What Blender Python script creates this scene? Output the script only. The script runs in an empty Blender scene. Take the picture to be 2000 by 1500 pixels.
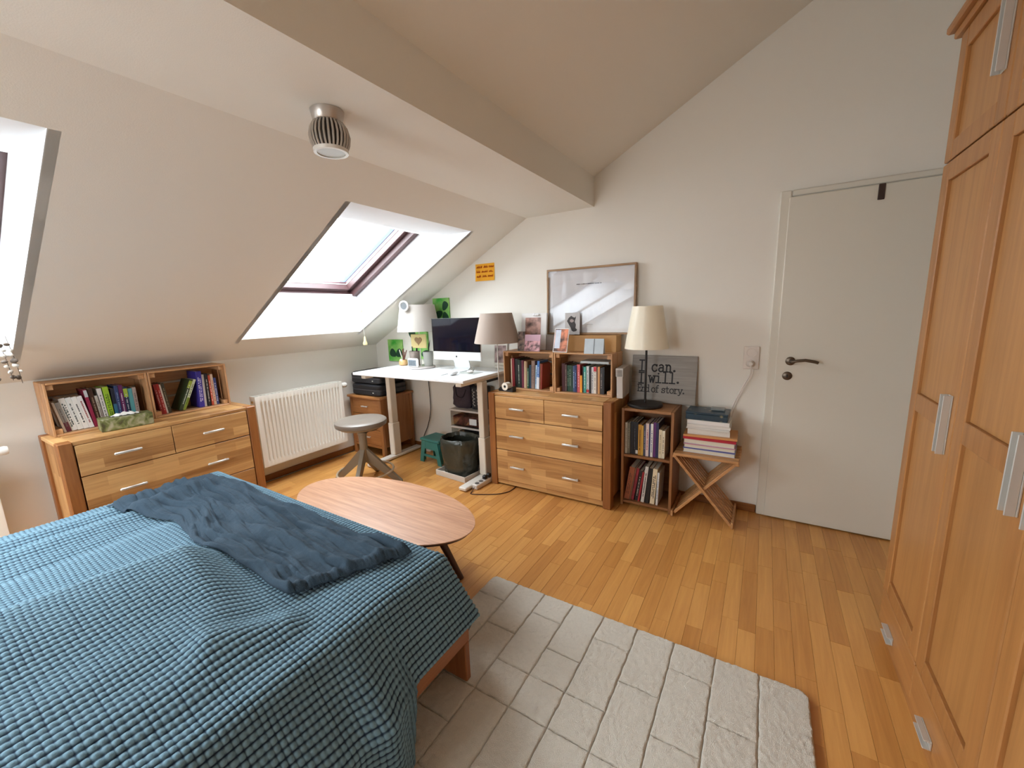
import bpy, math, random
import numpy as np
from mathutils import Matrix, Vector
R = math.radians
scene = bpy.context.scene
COL = scene.collection
random.seed(7)

# ------------------------------------------------------------------ camera
cam_d = bpy.data.cameras.new('camera')
cam = bpy.data.objects.new('camera', cam_d)
COL.objects.link(cam)
cam_d.sensor_fit = 'HORIZONTAL'; cam_d.sensor_width = 36.0
cam_d.lens = 794.47 / 2000 * 36.0
cam_d.clip_start = 0.02
_r = Vector((0.85142, 0.5235, -0.0322)); _u = Vector((-0.06513, 0.16644, 0.9839)); _f = Vector((-0.52043, 0.83561, -0.17581))
m = Matrix((( _r[0], _u[0], -_f[0], 3.5925), (_r[1], _u[1], -_f[1], -3.0396), (_r[2], _u[2], -_f[2], 1.3993), (0, 0, 0, 1)))
cam.matrix_world = m
scene.camera = cam

# ------------------------------------------------------------------ world: bright overcast sky
w = bpy.data.worlds.new('overcast_sky'); scene.world = w; w.use_nodes = True
wn = w.node_tree.nodes; wl = w.node_tree.links
bg = wn['Background']
bg.inputs['Color'].default_value = (0.86, 0.94, 1.0, 1)
bg.inputs['Strength'].default_value = 18.0

scene.view_settings.view_transform = 'Standard'
scene.view_settings.look = 'None'
scene.view_settings.exposure = 0.28
scene.view_settings.gamma = 1.0
scene.view_settings.use_curve_mapping = False


def portal(name, p, n, up, w_, h_):
    l = bpy.data.lights.new(name, 'AREA'); l.shape = 'RECTANGLE'; l.size = w_; l.size_y = h_
    l.cycles.is_portal = True
    o = bpy.data.objects.new(name, l); COL.objects.link(o)
    n = Vector(n).normalized(); up = Vector(up).normalized(); x = up.cross(-n).normalized()
    zz = -n; yy = zz.cross(x)
    M = Matrix((x, yy, zz)).transposed().to_4x4(); M.translation = Vector(p)
    o.matrix_world = M
    return o

# ------------------------------------------------------------------ colour and materials
def srgb(r, g=None, b=None):
    if g is None: r, g, b = r
    def f(c):
        c /= 255.0
        return c / 12.92 if c <= 0.04045 else ((c + 0.055) / 1.055) ** 2.4
    return (f(r), f(g), f(b), 1.0)

_M = {}
def new_mat(name):
    m = bpy.data.materials.new(name); m.use_nodes = True
    return m, m.node_tree.nodes, m.node_tree.links, m.node_tree.nodes['Principled BSDF']

def plain(name, col, rough=0.5, metal=0.0, bump=0.0, bscale=200.0, var=0.0, vscale=6.0, sheen=0.0, coat=0.0, trans=None, stretch=(1, 1, 1)):
    if name in _M: return _M[name]
    m, n, l, b = new_mat(name)
    c = srgb(col)
    b.inputs['Base Color'].default_value = c
    b.inputs['Roughness'].default_value = rough
    b.inputs['Metallic'].default_value = metal
    if sheen: b.inputs['Sheen Weight'].default_value = sheen
    if coat: b.inputs['Coat Weight'].default_value = coat
    if trans: b.inputs['Transmission Weight'].default_value = trans
    tc = n.new('ShaderNodeTexCoord'); mp = n.new('ShaderNodeMapping'); mp.inputs['Scale'].default_value = stretch
    l.new(tc.outputs['Object'], mp.inputs['Vector'])
    if var:
        t = n.new('ShaderNodeTexNoise'); t.inputs['Scale'].default_value = vscale; t.inputs['Detail'].default_value = 5
        l.new(mp.outputs[0], t.inputs['Vector'])
        mx = n.new('ShaderNodeMix'); mx.data_type = 'RGBA'
        mx.inputs[6].default_value = tuple(x * (1 - var) for x in c[:3]) + (1,)
        mx.inputs[7].default_value = tuple(min(1, x * (1 + var)) for x in c[:3]) + (1,)
        if var >= .5:      # pictures and jumbled contents: blotches with clear edges
            mr = n.new('ShaderNodeMapRange'); mr.inputs['From Min'].default_value = .4; mr.inputs['From Max'].default_value = .6
            l.new(t.outputs['Fac'], mr.inputs['Value']); l.new(mr.outputs[0], mx.inputs[0])
        else: l.new(t.outputs['Fac'], mx.inputs[0])
        l.new(mx.outputs[2], b.inputs['Base Color'])
    if bump:
        t2 = n.new('ShaderNodeTexNoise'); t2.inputs['Scale'].default_value = bscale; t2.inputs['Detail'].default_value = 4
        l.new(mp.outputs[0], t2.inputs['Vector'])
        bp = n.new('ShaderNodeBump'); bp.inputs['Strength'].default_value = bump; bp.inputs['Distance'].default_value = 0.01
        l.new(t2.outputs['Fac'], bp.inputs['Height']); l.new(bp.outputs[0], b.inputs['Normal'])
    _M[name] = m
    return m

def wood(name, ca, cb, mode='x', stave=(0.34, 0.055), var=1.0, rough=0.42, grain=1.0, per_obj=False, dark=0.75):
    """wood of glued staves; mode = grain direction of the board (x, y or z)"""
    if name in _M: return _M[name]
    m, n, l, b = new_mat(name)
    tc = n.new('ShaderNodeTexCoord'); sp = n.new('ShaderNodeSeparateXYZ'); l.new(tc.outputs['Object'], sp.inputs[0])
    ad = n.new('ShaderNodeMath'); ad.operation = 'ADD'
    pair = {'x': ('Y', 'Z'), 'y': ('X', 'Z'), 'z': ('X', 'Y')}[mode]
    l.new(sp.outputs[pair[0]], ad.inputs[0]); l.new(sp.outputs[pair[1]], ad.inputs[1])
    cb_ = n.new('ShaderNodeCombineXYZ'); l.new(sp.outputs[mode.upper()], cb_.inputs[0]); l.new(ad.outputs[0], cb_.inputs[1])
    rnd = n.new('ShaderNodeObjectInfo')
    g = n.new('ShaderNodeNewGeometry')
    rs = n.new('ShaderNodeMath'); rs.operation = 'ADD'
    l.new(rnd.outputs['Random'], rs.inputs[0]); l.new(g.outputs['Random Per Island'], rs.inputs[1])
    fr = n.new('ShaderNodeMath'); fr.operation = 'FRACT'; l.new(rs.outputs[0], fr.inputs[0])
    off = n.new('ShaderNodeMath'); off.operation = 'MULTIPLY'; off.inputs[1].default_value = 17.0; l.new(fr.outputs[0], off.inputs[0])
    l.new(off.outputs[0], cb_.inputs[2])
    # grain
    mp = n.new('ShaderNodeMapping'); mp.inputs['Scale'].default_value = (2.2 * grain, 42 * grain, 1)
    l.new(cb_.outputs[0], mp.inputs['Vector'])
    t = n.new('ShaderNodeTexNoise'); t.inputs['Scale'].default_value = 1.0; t.inputs['Detail'].default_value = 7; t.inputs['Roughness'].default_value = 0.62; t.inputs['Distortion'].default_value = 0.8
    l.new(mp.outputs[0], t.inputs['Vector'])
    if stave:
        br = n.new('ShaderNodeTexBrick'); br.inputs['Scale'].default_value = 1.0; br.offset = 0.37
        br.inputs['Brick Width'].default_value = stave[0]; br.inputs['Row Height'].default_value = stave[1]
        br.inputs['Mortar Size'].default_value = 0.0; br.inputs['Color1'].default_value = (0, 0, 0, 1); br.inputs['Color2'].default_value = (1, 1, 1, 1)
        l.new(cb_.outputs[0], br.inputs['Vector'])
        src = br.outputs['Color']
    else:
        src = fr.outputs[0]
    a1 = n.new('ShaderNodeMath'); a1.operation = 'MULTIPLY'; a1.inputs[1].default_value = 0.55 * var; l.new(src, a1.inputs[0])
    a2 = n.new('ShaderNodeMath'); a2.operation = 'MULTIPLY_ADD'; a2.inputs[1].default_value = 1.1; l.new(t.outputs['Fac'], a2.inputs[0]); l.new(a1.outputs[0], a2.inputs[2])
    a3 = n.new('ShaderNodeMath'); a3.operation = 'SUBTRACT'; a3.inputs[1].default_value = 0.3; l.new(a2.outputs[0], a3.inputs[0])
    rp = n.new('ShaderNodeValToRGB')
    A, B = srgb(ca), srgb(cb)
    rp.color_ramp.elements[0].color = tuple(x * dark for x in A[:3]) + (1,)
    rp.color_ramp.elements[1].color = B
    e = rp.color_ramp.elements.new(0.45); e.color = tuple(0.6 * a_ + 0.4 * b_ for a_, b_ in zip(A[:3], B[:3])) + (1,)
    l.new(a3.outputs[0], rp.inputs[0]); l.new(rp.outputs[0], b.inputs['Base Color'])
    b.inputs['Roughness'].default_value = rough
    bp = n.new('ShaderNodeBump'); bp.inputs['Strength'].default_value = 0.08; bp.inputs['Distance'].default_value = 0.004
    l.new(t.outputs['Fac'], bp.inputs['Height']); l.new(bp.outputs[0], b.inputs['Normal'])
    _M[name] = m
    return m

def pane_mat(name, tint=(1, 1, 1, 1), gloss=0.06):
    if name in _M: return _M[name]
    m = bpy.data.materials.new(name); m.use_nodes = True; n = m.node_tree.nodes; l = m.node_tree.links
    n.remove(n['Principled BSDF'])
    tr = n.new('ShaderNodeBsdfTransparent'); tr.inputs[0].default_value = tint
    gl = n.new('ShaderNodeBsdfGlossy'); gl.inputs['Roughness'].default_value = 0.02
    mx = n.new('ShaderNodeMixShader'); mx.inputs[0].default_value = gloss
    l.new(tr.outputs[0], mx.inputs[1]); l.new(gl.outputs[0], mx.inputs[2]); l.new(mx.outputs[0], n['Material Output'].inputs[0])
    _M[name] = m
    return m

PLASTER = plain('plaster_white', (237, 232, 222), 0.9, bump=0.06, bscale=260)
WHITE_PAINT = plain('white_lacquer', (222, 216, 202), 0.42)
RAD_WHITE = plain('radiator_enamel', (236, 232, 222), 0.35)
MDF_WHITE = plain('white_laminate', (240, 242, 243), 0.3)
LEG_METAL = plain('desk_leg_beige', (236, 228, 214), 0.45)
ALU = plain('brushed_aluminium', (208, 205, 198), 0.35, metal=0.45)
ALU_LIGHT = plain('satin_silver', (214, 212, 206), 0.4, metal=0.55)
BLACK = plain('black_plastic', (24, 24, 26), 0.45)
BLACK_MET = plain('black_metal', (28, 24, 23), 0.4)
DARK_FRAME = plain('dark_stained_timber', (74, 48, 48), 0.45, var=0.25, vscale=9, stretch=(3, 1, 1))
# furniture oak
OAK = ((160, 106, 56), (222, 176, 116))
OAK_X = wood('laminated_oak_x', *OAK, 'x', var=1.25); OAK_Y = wood('laminated_oak_y', *OAK, 'y', var=1.25); OAK_Z = wood('laminated_oak_z', *OAK, 'z', var=1.1)
POST_Z = wood('oak_post_z', (140, 84, 40), (182, 122, 68), 'z', stave=None, var=0.4)
CRATE = ((184, 130, 84), (230, 186, 138))
CR_X = wood('pine_x', *CRATE, 'x', None, 0.4); CR_Y = wood('pine_y', *CRATE, 'y', None, 0.4); CR_Z = wood('pine_z', *CRATE, 'z', None, 0.4)
SHELF = ((134, 86, 48), (180, 128, 80))
SH_X = wood('shelf_oak_x', *SHELF, 'x', None, 0.4); SH_Z = wood('shelf_oak_z', *SHELF, 'z', None, 0.4)
ALDER = ((164, 108, 58), (192, 140, 84))
AL_Z = wood('alder_z', *ALDER, 'z', None, 0.35, rough=0.36, grain=0.7); AL_Y = wood('alder_y', *ALDER, 'y', None, 0.35, rough=0.36, grain=0.7)
AL_P = wood('alder_panel_z', (174, 120, 66), (198, 146, 90), 'z', None, 0.3, rough=0.36, grain=0.6)
FLOORW = wood('parquet_oak', (184, 122, 60), (222, 164, 92), 'y', None, 1.15, rough=0.32, grain=0.9, dark=0.9)
STAND = wood('stand_acacia', (170, 112, 62), (216, 164, 108), 'z', None, 0.5)

# ------------------------------------------------------------------ mesh building
class MB:
    def __init__(s): s.v = []; s.f = []
    def add(s, vs, fs):
        o = len(s.v); s.v += [tuple(p) for p in vs]; s.f += [tuple(i + o for i in f) for f in fs]; return s
    def box(s, x0, y0, z0, x1, y1, z1, b=0.0, M=None):
        if x0 > x1: x0, x1 = x1, x0
        if y0 > y1: y0, y1 = y1, y0
        if z0 > z1: z0, z1 = z1, z0
        b = min(b, (x1 - x0) * .45, (y1 - y0) * .45, (z1 - z0) * .45)
        if b <= 0:
            vs = [(x, y, z) for z in (z0, z1) for y in (y0, y1) for x in (x0, x1)]
            fs = [(0, 2, 3, 1), (4, 5, 7, 6), (0, 1, 5, 4), (2, 6, 7, 3), (0, 4, 6, 2), (1, 3, 7, 5)]
        else:
            vs = []; idx = {}
            X = ((x0, 1), (x1, -1)); Y = ((y0, 1), (y1, -1)); Z = ((z0, 1), (z1, -1))
            for i in (0, 1):
                for j in (0, 1):
                    for k in (0, 1):
                        for a in range(3):
                            p = [X[i][0] + X[i][1] * b, Y[j][0] + Y[j][1] * b, Z[k][0] + Z[k][1] * b]
                            p[a] = (X[i][0], Y[j][0], Z[k][0])[a]
                            idx[(i, j, k, a)] = len(vs); vs.append(tuple(p))
            fs = []
            for a in range(3):
                o1, o2 = [(1, 2), (2, 0), (0, 1)][a]
                for s_ in (0, 1):
                    q = []
                    for c1, c2 in ((0, 0), (1, 0), (1, 1), (0, 1)):
                        t = [0, 0, 0]; t[a] = s_; t[o1] = c1; t[o2] = c2
                        q.append(idx[tuple(t) + (a,)])
                    fs.append(tuple(q) if s_ else tuple(q[::-1]))
            for a in range(3):      # edges along axis a
                o1, o2 = [(1, 2), (2, 0), (0, 1)][a]
                for c1 in (0, 1):
                    for c2 in (0, 1):
                        t0 = [0, 0, 0]; t0[o1] = c1; t0[o2] = c2; t1 = list(t0); t1[a] = 1
                        q = [idx[tuple(t0) + (o1,)], idx[tuple(t1) + (o1,)], idx[tuple(t1) + (o2,)], idx[tuple(t0) + (o2,)]]
                        fs.append(tuple(q) if (c1 ^ c2) else tuple(q[::-1]))
            for i in (0, 1):
                for j in (0, 1):
                    for k in (0, 1):
                        q = [idx[(i, j, k, 0)], idx[(i, j, k, 1)], idx[(i, j, k, 2)]]
                        fs.append(tuple(q) if (i + j + k) % 2 else tuple(q[::-1]))
        if M is not None: vs = [tuple(M @ Vector(p)) for p in vs]
        return s.add(vs, fs)
    def bar(s, p0, p1, wx, wy, up=(0, 0, 1), b=0.0):
        """rectangular bar from p0 to p1; wx across, wy along up"""
        p0 = Vector(p0); p1 = Vector(p1); d = p1 - p0; L = d.length; d.normalize()
        up = Vector(up); x = d.cross(up)
        if x.length < 1e-4: up = Vector((0, 1, 0)); x = d.cross(up)
        x.normalize(); u = x.cross(d)
        M = Matrix((x, u, -d)).transposed().to_4x4(); M.translation = p0
        M2 = Matrix((d, x, d.cross(x))).transposed().to_4x4(); M2.translation = p0
        return s.box(0, -wx / 2, -wy / 2, L, wx / 2, wy / 2, b, M2)
    def lathe(s, prof, n=24, c=(0, 0, 0), M=None, sx=1.0, sy=1.0, cap=True):
        """prof list of (r,z) from bottom to top"""
        vs = []; fs = []; k = len(prof)
        for r, z in prof:
            for i in range(n):
                a = 2 * math.pi * i / n
                vs.append((c[0] + r * sx * math.cos(a), c[1] + r * sy * math.sin(a), c[2] + z))
        for j in range(k - 1):
            for i in range(n):
                i2 = (i + 1) % n
                fs.append((j * n + i, j * n + i2, (j + 1) * n + i2, (j + 1) * n + i))
        if prof[0] == prof[-1]: cap = False
        if cap and prof[0][0] > 1e-6: fs.append(tuple(range(n - 1, -1, -1)))
        if cap and prof[-1][0] > 1e-6: fs.append(tuple((k - 1) * n + i for i in range(n)))
        if M is not None: vs = [tuple(M @ Vector(p)) for p in vs]
        return s.add(vs, fs)
    def tube(s, pts, r, n=8, closed=False):
        pts = [Vector(p) for p in pts]; k = len(pts); vs = []; fs = []
        rr = r if isinstance(r, (list, tuple)) else [r] * k
        prev = None
        for i, p in enumerate(pts):
            a = pts[(i - 1) % k] if (closed or i > 0) else p
            c = pts[(i + 1) % k] if (closed or i < k - 1) else p
            d = (c - a)
            d = d.normalized() if d.length > 1e-9 else Vector((0, 0, 1))
            if prev is None:
                x = d.orthogonal().normalized()
            else:
                x = prev - d * prev.dot(d)
                x = x.normalized() if x.length > 1e-6 else d.orthogonal().normalized()
            prev = x; y = d.cross(x)
            for j in range(n):
                t = 2 * math.pi * j / n
                vs.append(p + (x * math.cos(t) + y * math.sin(t)) * rr[i])
        m_ = k if closed else k - 1
        for i in range(m_):
            i2 = (i + 1) % k
            for j in range(n):
                j2 = (j + 1) % n
                fs.append((i * n + j, i * n + j2, i2 * n + j2, i2 * n + j))
        if not closed:
            fs.append(tuple(range(n - 1, -1, -1))); fs.append(tuple((k - 1) * n + j for j in range(n)))
        return s.add(vs, fs)
    def prism(s, poly, h0, h1, M=None):
        """poly in xy, extruded z h0..h1 (ccw)"""
        k = len(poly)
        vs = [(x, y, h0) for x, y in poly] + [(x, y, h1) for x, y in poly]
        fs = [tuple(range(k - 1, -1, -1)), tuple(range(k, 2 * k))] + [(i, (i + 1) % k, k + (i + 1) % k, k + i) for i in range(k)]
        if M is not None: vs = [tuple(M @ Vector(p)) for p in vs]
        return s.add(vs, fs)
    def grid(s, P):
        """P array (a,b,3)"""
        a, b, _ = P.shape; o = len(s.v)
        s.v += [tuple(p) for p in P.reshape(-1, 3)]
        for i in range(a - 1):
            for j in range(b - 1):
                q = o + i * b + j
                s.f.append((q, q + b, q + b + 1, q + 1))
        return s
    def sphere(s, c, r, n=12, k=8, sc=(1, 1, 1), M=None):
        prof = [(max(1e-7, r * math.sin(math.pi * i / k)), -r * math.cos(math.pi * i / k)) for i in range(k + 1)]
        vs = []; fs = []
        for rr, z in prof:
            for i in range(n):
                a = 2 * math.pi * i / n
                vs.append((c[0] + rr * math.cos(a) * sc[0], c[1] + rr * math.sin(a) * sc[1], c[2] + z * sc[2]))
        for j in range(k):
            for i in range(n):
                i2 = (i + 1) % n
                fs.append((j * n + i, j * n + i2, (j + 1) * n + i2, (j + 1) * n + i))
        if M is not None: vs = [tuple(M @ Vector(p)) for p in vs]
        return s.add(vs, fs)
    def mesh(s, name, mat=None, smooth=False):
        me = bpy.data.meshes.new(name); me.from_pydata(s.v, [], s.f)
        if mat: me.materials.append(mat)
        if smooth:
            me.polygons.foreach_set('use_smooth', [True] * len(me.polygons))
            me.set_sharp_from_angle(angle=R(40))
        me.update()
        return me
    def build(s, name, mat, parent=None, smooth=False, loc=None, label=None):
        me = s.mesh(name, mat, smooth)
        o = bpy.data.objects.new(name, me); COL.objects.link(o)
        if parent is not None: o.parent = parent
        if loc: o.location = loc
        if label: o['label'] = label
        return o

def box(x0, y0, z0, x1, y1, z1, b=0.0): return MB().box(x0, y0, z0, x1, y1, z1, b)

def tag(o, label, cat, group=None):
    o['label'] = label; o['category'] = cat
    if group: o['group'] = group
    return o
def thing(name, label, cat, loc=(0, 0, 0), rz=0.0, group=None):
    o = bpy.data.objects.new(name, None); o.empty_display_size = 0.05; COL.objects.link(o)
    o.location = loc; o.rotation_euler = (0, 0, rz)
    return tag(o, label, cat, group)
def struct(o): o['kind'] = 'structure'; return o
def sroot(name, loc=(0, 0, 0)):
    o = bpy.data.objects.new(name, None); COL.objects.link(o); o.location = loc; o['kind'] = 'structure'; return o
def copy_part(src, parent, loc=None):
    c = src.copy(); COL.objects.link(c); c.parent = parent
    if loc is not None: c.location = loc
    return c

_rng = np.random.RandomState(3)
_tab = _rng.rand(256, 256)
def vnoise(x, y):
    x = np.asarray(x, float); y = np.asarray(y, float)
    xi = np.floor(x).astype(int); yi = np.floor(y).astype(int); fx = x - xi; fy = y - yi
    fx = fx * fx * (3 - 2 * fx); fy = fy * fy * (3 - 2 * fy)
    g = lambda a, b: _tab[a % 256, b % 256]
    return (g(xi, yi) * (1 - fx) + g(xi + 1, yi) * fx) * (1 - fy) + (g(xi, yi + 1) * (1 - fx) + g(xi + 1, yi + 1) * fx) * fy
def fnoise(x, y, o=3):
    s_ = 0; a = 1; t = 0
    for i in range(o): s_ = s_ + a * vnoise(x * 2 ** i + 13.7 * i, y * 2 ** i + 7.1 * i); t += a; a *= .5
    return s_ / t - .5

# ================================================================== THE ROOM
KX = -0.05          # knee wall plane
TAN = (2.1378 - 1.1168) / 1.8894
def slope_z(x): return 1.1168 + TAN * x
SX, SF = 1.8894, 2.1378       # slope / flat ceiling junction
BX, BU = 2.463, 2.3444        # beam face
RX, RY = 4.74, -5.0           # right wall, rear wall
TAN2 = (3.004 - 2.3444) / (3.703 - 2.463)
T = 0.12
# --- floor: base, parquet strips
fl = struct(box(KX - T, RY - T, -0.12, RX + T, T, -0.012).build('floor', plain('parquet_underlay', (92, 54, 26), 0.7)))
SW = 0.0665
cells = []
rr = random.Random(11)
x0 = 3.5775 - SW * 54
i = 0
x = x0
while x < RX:
    y = 0.0 - rr.random() * 0.3
    prev = 0.0
    xa, xb = max(x, KX), min(x + SW, RX)
    if xb - xa > 0.004:
        yy = 0.0
        while yy > RY:
            L = rr.choice([0.2, 0.27, 0.33, 0.4, 0.46, 0.5]) if yy < 0 else rr.uniform(0.1, 0.45)
            y2 = max(RY, yy - L)
            cells.append((xa, xb, y2, yy, i)); yy = y2
    x += SW; i += 1
camp = np.array([3.5925, -3.0396, 1.3993]); Rw = np.array([list(_r), list(_u), list(_f)])
def px(p):
    q = Rw @ (np.array(p) - camp)
    if q[2] < 0.1: return (-9999, -9999, 0)
    return (1000 + 794.47 * q[0] / q[2], 750 - 794.47 * q[1] / q[2], q[2])
def shown(c):
    cx, cy = (c[0] + c[1]) / 2, (c[2] + c[3]) / 2
    u, v, d = px((cx, cy, 0))
    if not (-40 < u < 2040 and 0 < v < 1540): return 1e9
    if cx < 2.62 and cy < -2.02: return 1e8 + d     # under the bed
    if 2.45 < cx < 3.81 and cy < -1.5: return 1e7 + d   # under the rug
    if cx > 4.12 and cy < -1.0: return 1e9           # under the wardrobe
    if cy > -0.42 and 1.74 < cx < 2.75: return 1e7 + d
    return d
order = sorted(cells, key=shown)
near, rest = order[:300], order[300:]
_mc = {}
def strip_mesh(wd, ln):
    k = (round(wd, 3), round(ln, 3))
    if k not in _mc:
        _mc[k] = box(-wd / 2 + .0003, -ln / 2 + .0003, -0.012, wd / 2 - .0003, ln / 2 - .0003, 0, 0.0008).mesh('parquet_strip', FLOORW)
    return _mc[k]
for (xa, xb, ya, yb, ii) in near:
    o = bpy.data.objects.new('parquet_strip', strip_mesh(xb - xa, yb - ya)); COL.objects.link(o)
    o.parent = fl; o.location = ((xa + xb) / 2, (ya + yb) / 2, rr.uniform(-.0004, 0))
mb = MB()
for (xa, xb, ya, yb, ii) in rest:
    mb.box(xa + .0003, ya + .0003, -0.012, xb - .0003, yb - .0003, 0)
o = mb.build('parquet_strips', FLOORW, fl); o['kind'] = 'stuff'

# --- walls
def wall_prism(name, pts, y0, y1):
    """pts in xz, extruded along y"""
    k = len(pts); vs = [(x, y0, z) for x, z in pts] + [(x, y1, z) for x, z in pts]
    fs = [tuple(range(k)), tuple(range(2 * k - 1, k - 1, -1))] + [(i, k + i, k + (i + 1) % k, (i + 1) % k) for i in range(k)]
    return struct(MB().add(vs, fs).build(name, PLASTER))
top_r = BU + TAN2 * (RX + T - BX)
prof = [(KX - T, -.12), (RX + T, -.12), (RX + T, top_r + .1), (BX, BU + .1), (BX - .01, SF + .1), (SX, SF + .1), (KX - T, slope_z(KX - T) + .1)]
wall_prism('wall_back', prof, 0.0, T)
# rear wall behind the camera, with an unseen window added as fill light
WX0, WX1, WZ0, WZ1 = 1.5, 2.45, .9, 1.84
fw = MB()
def rear(pts):
    k = len(pts); fw.add([(x, RY - T, z) for x, z in pts] + [(x, RY, z) for x, z in pts], [tuple(range(k)), tuple(range(2 * k - 1, k - 1, -1))] + [(i, k + i, k + (i + 1) % k, (i + 1) % k) for i in range(k)])
rear([(KX - T, -.12), (WX0, -.12), (WX0, slope_z(WX0) + .1), (KX - T, slope_z(KX - T) + .1)])
rear([(WX0, -.12), (WX1, -.12), (WX1, WZ0), (WX0, WZ0)])
rear([(WX0, WZ1), (WX1, WZ1), (WX1, SF + .1), (SX, SF + .1), (WX0, slope_z(WX0) + .1)])
rear([(WX1, -.12), (RX + T, -.12), (RX + T, top_r + .1), (BX, BU + .1), (BX - .01, SF + .1), (WX1, SF + .1)])
struct(fw.build('wall_front', PLASTER))
struct(box(KX - T, RY, -.12, KX, 0, slope_z(KX) + 0.02).build('wall_left', PLASTER))
struct(box(RX, RY, -.12, RX + T, 0, top_r + .1).build('wall_right', PLASTER))
# --- ceilings
struct(MB().add([(SX, RY, SF), (BX, RY, SF), (BX, 0, SF), (SX, 0, SF), (SX, RY, SF + .1), (BX - .001, RY, SF + .1), (BX - .001, 0, SF + .1), (SX, 0, SF + .1)],
    [(0, 3, 2, 1), (4, 5, 6, 7), (0, 1, 5, 4), (2, 3, 7, 6), (1, 2, 6, 5), (0, 4, 7, 3)]).build('ceiling', PLASTER))
struct(box(BX - .08, RY, SF + .0005, BX, 0, BU + .06).build('trim_1', PLASTER))
struct(MB().add([(BX - .02, RY, BU - .02 * TAN2), (RX + T, RY, top_r), (RX + T, 0, top_r), (BX - .02, 0, BU - .02 * TAN2),
    (BX - .02, RY, BU + .12), (RX + T, RY, top_r + .12), (RX + T, 0, top_r + .12), (BX - .02, 0, BU + .12)],
    [(0, 3, 2, 1), (4, 5, 6, 7), (0, 1, 5, 4), (2, 3, 7, 6), (1, 2, 6, 5), (0, 4, 7, 3)]).build('ceiling', PLASTER))
# sloped ceiling with two skylight openings and an added third behind the camera
H0, H1 = 0.254, 1.648
SKY = [(-1.50, -0.43), (-3.70, -2.605), (-4.90, -3.86)]  # last one is an unseen skylight, added to brighten the room
sm = MB()
def slab(xa, xb, ya, yb):
    za, zb = slope_z(xa), slope_z(xb); d = 0.05
    sm.add([(xa, ya, za), (xb, ya, zb), (xb, yb, zb), (xa, yb, za), (xa, ya, za + d), (xb, ya, zb + d), (xb, yb, zb + d), (xa, yb, za + d)],
        [(0, 3, 2, 1), (4, 5, 6, 7), (0, 1, 5, 4), (2, 3, 7, 6), (1, 2, 6, 5), (0, 4, 7, 3)])
slab(KX - T, H0, RY, 0); slab(H1, SX + .02, RY, 0)
for a, b in ((SKY[0][1], 0.0), (SKY[1][1], SKY[0][0]), (SKY[2][1], SKY[1][0]), (RY, SKY[2][0])): slab(H0, H1, a, b)
struct(sm.build('ceiling', PLASTER))
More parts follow.
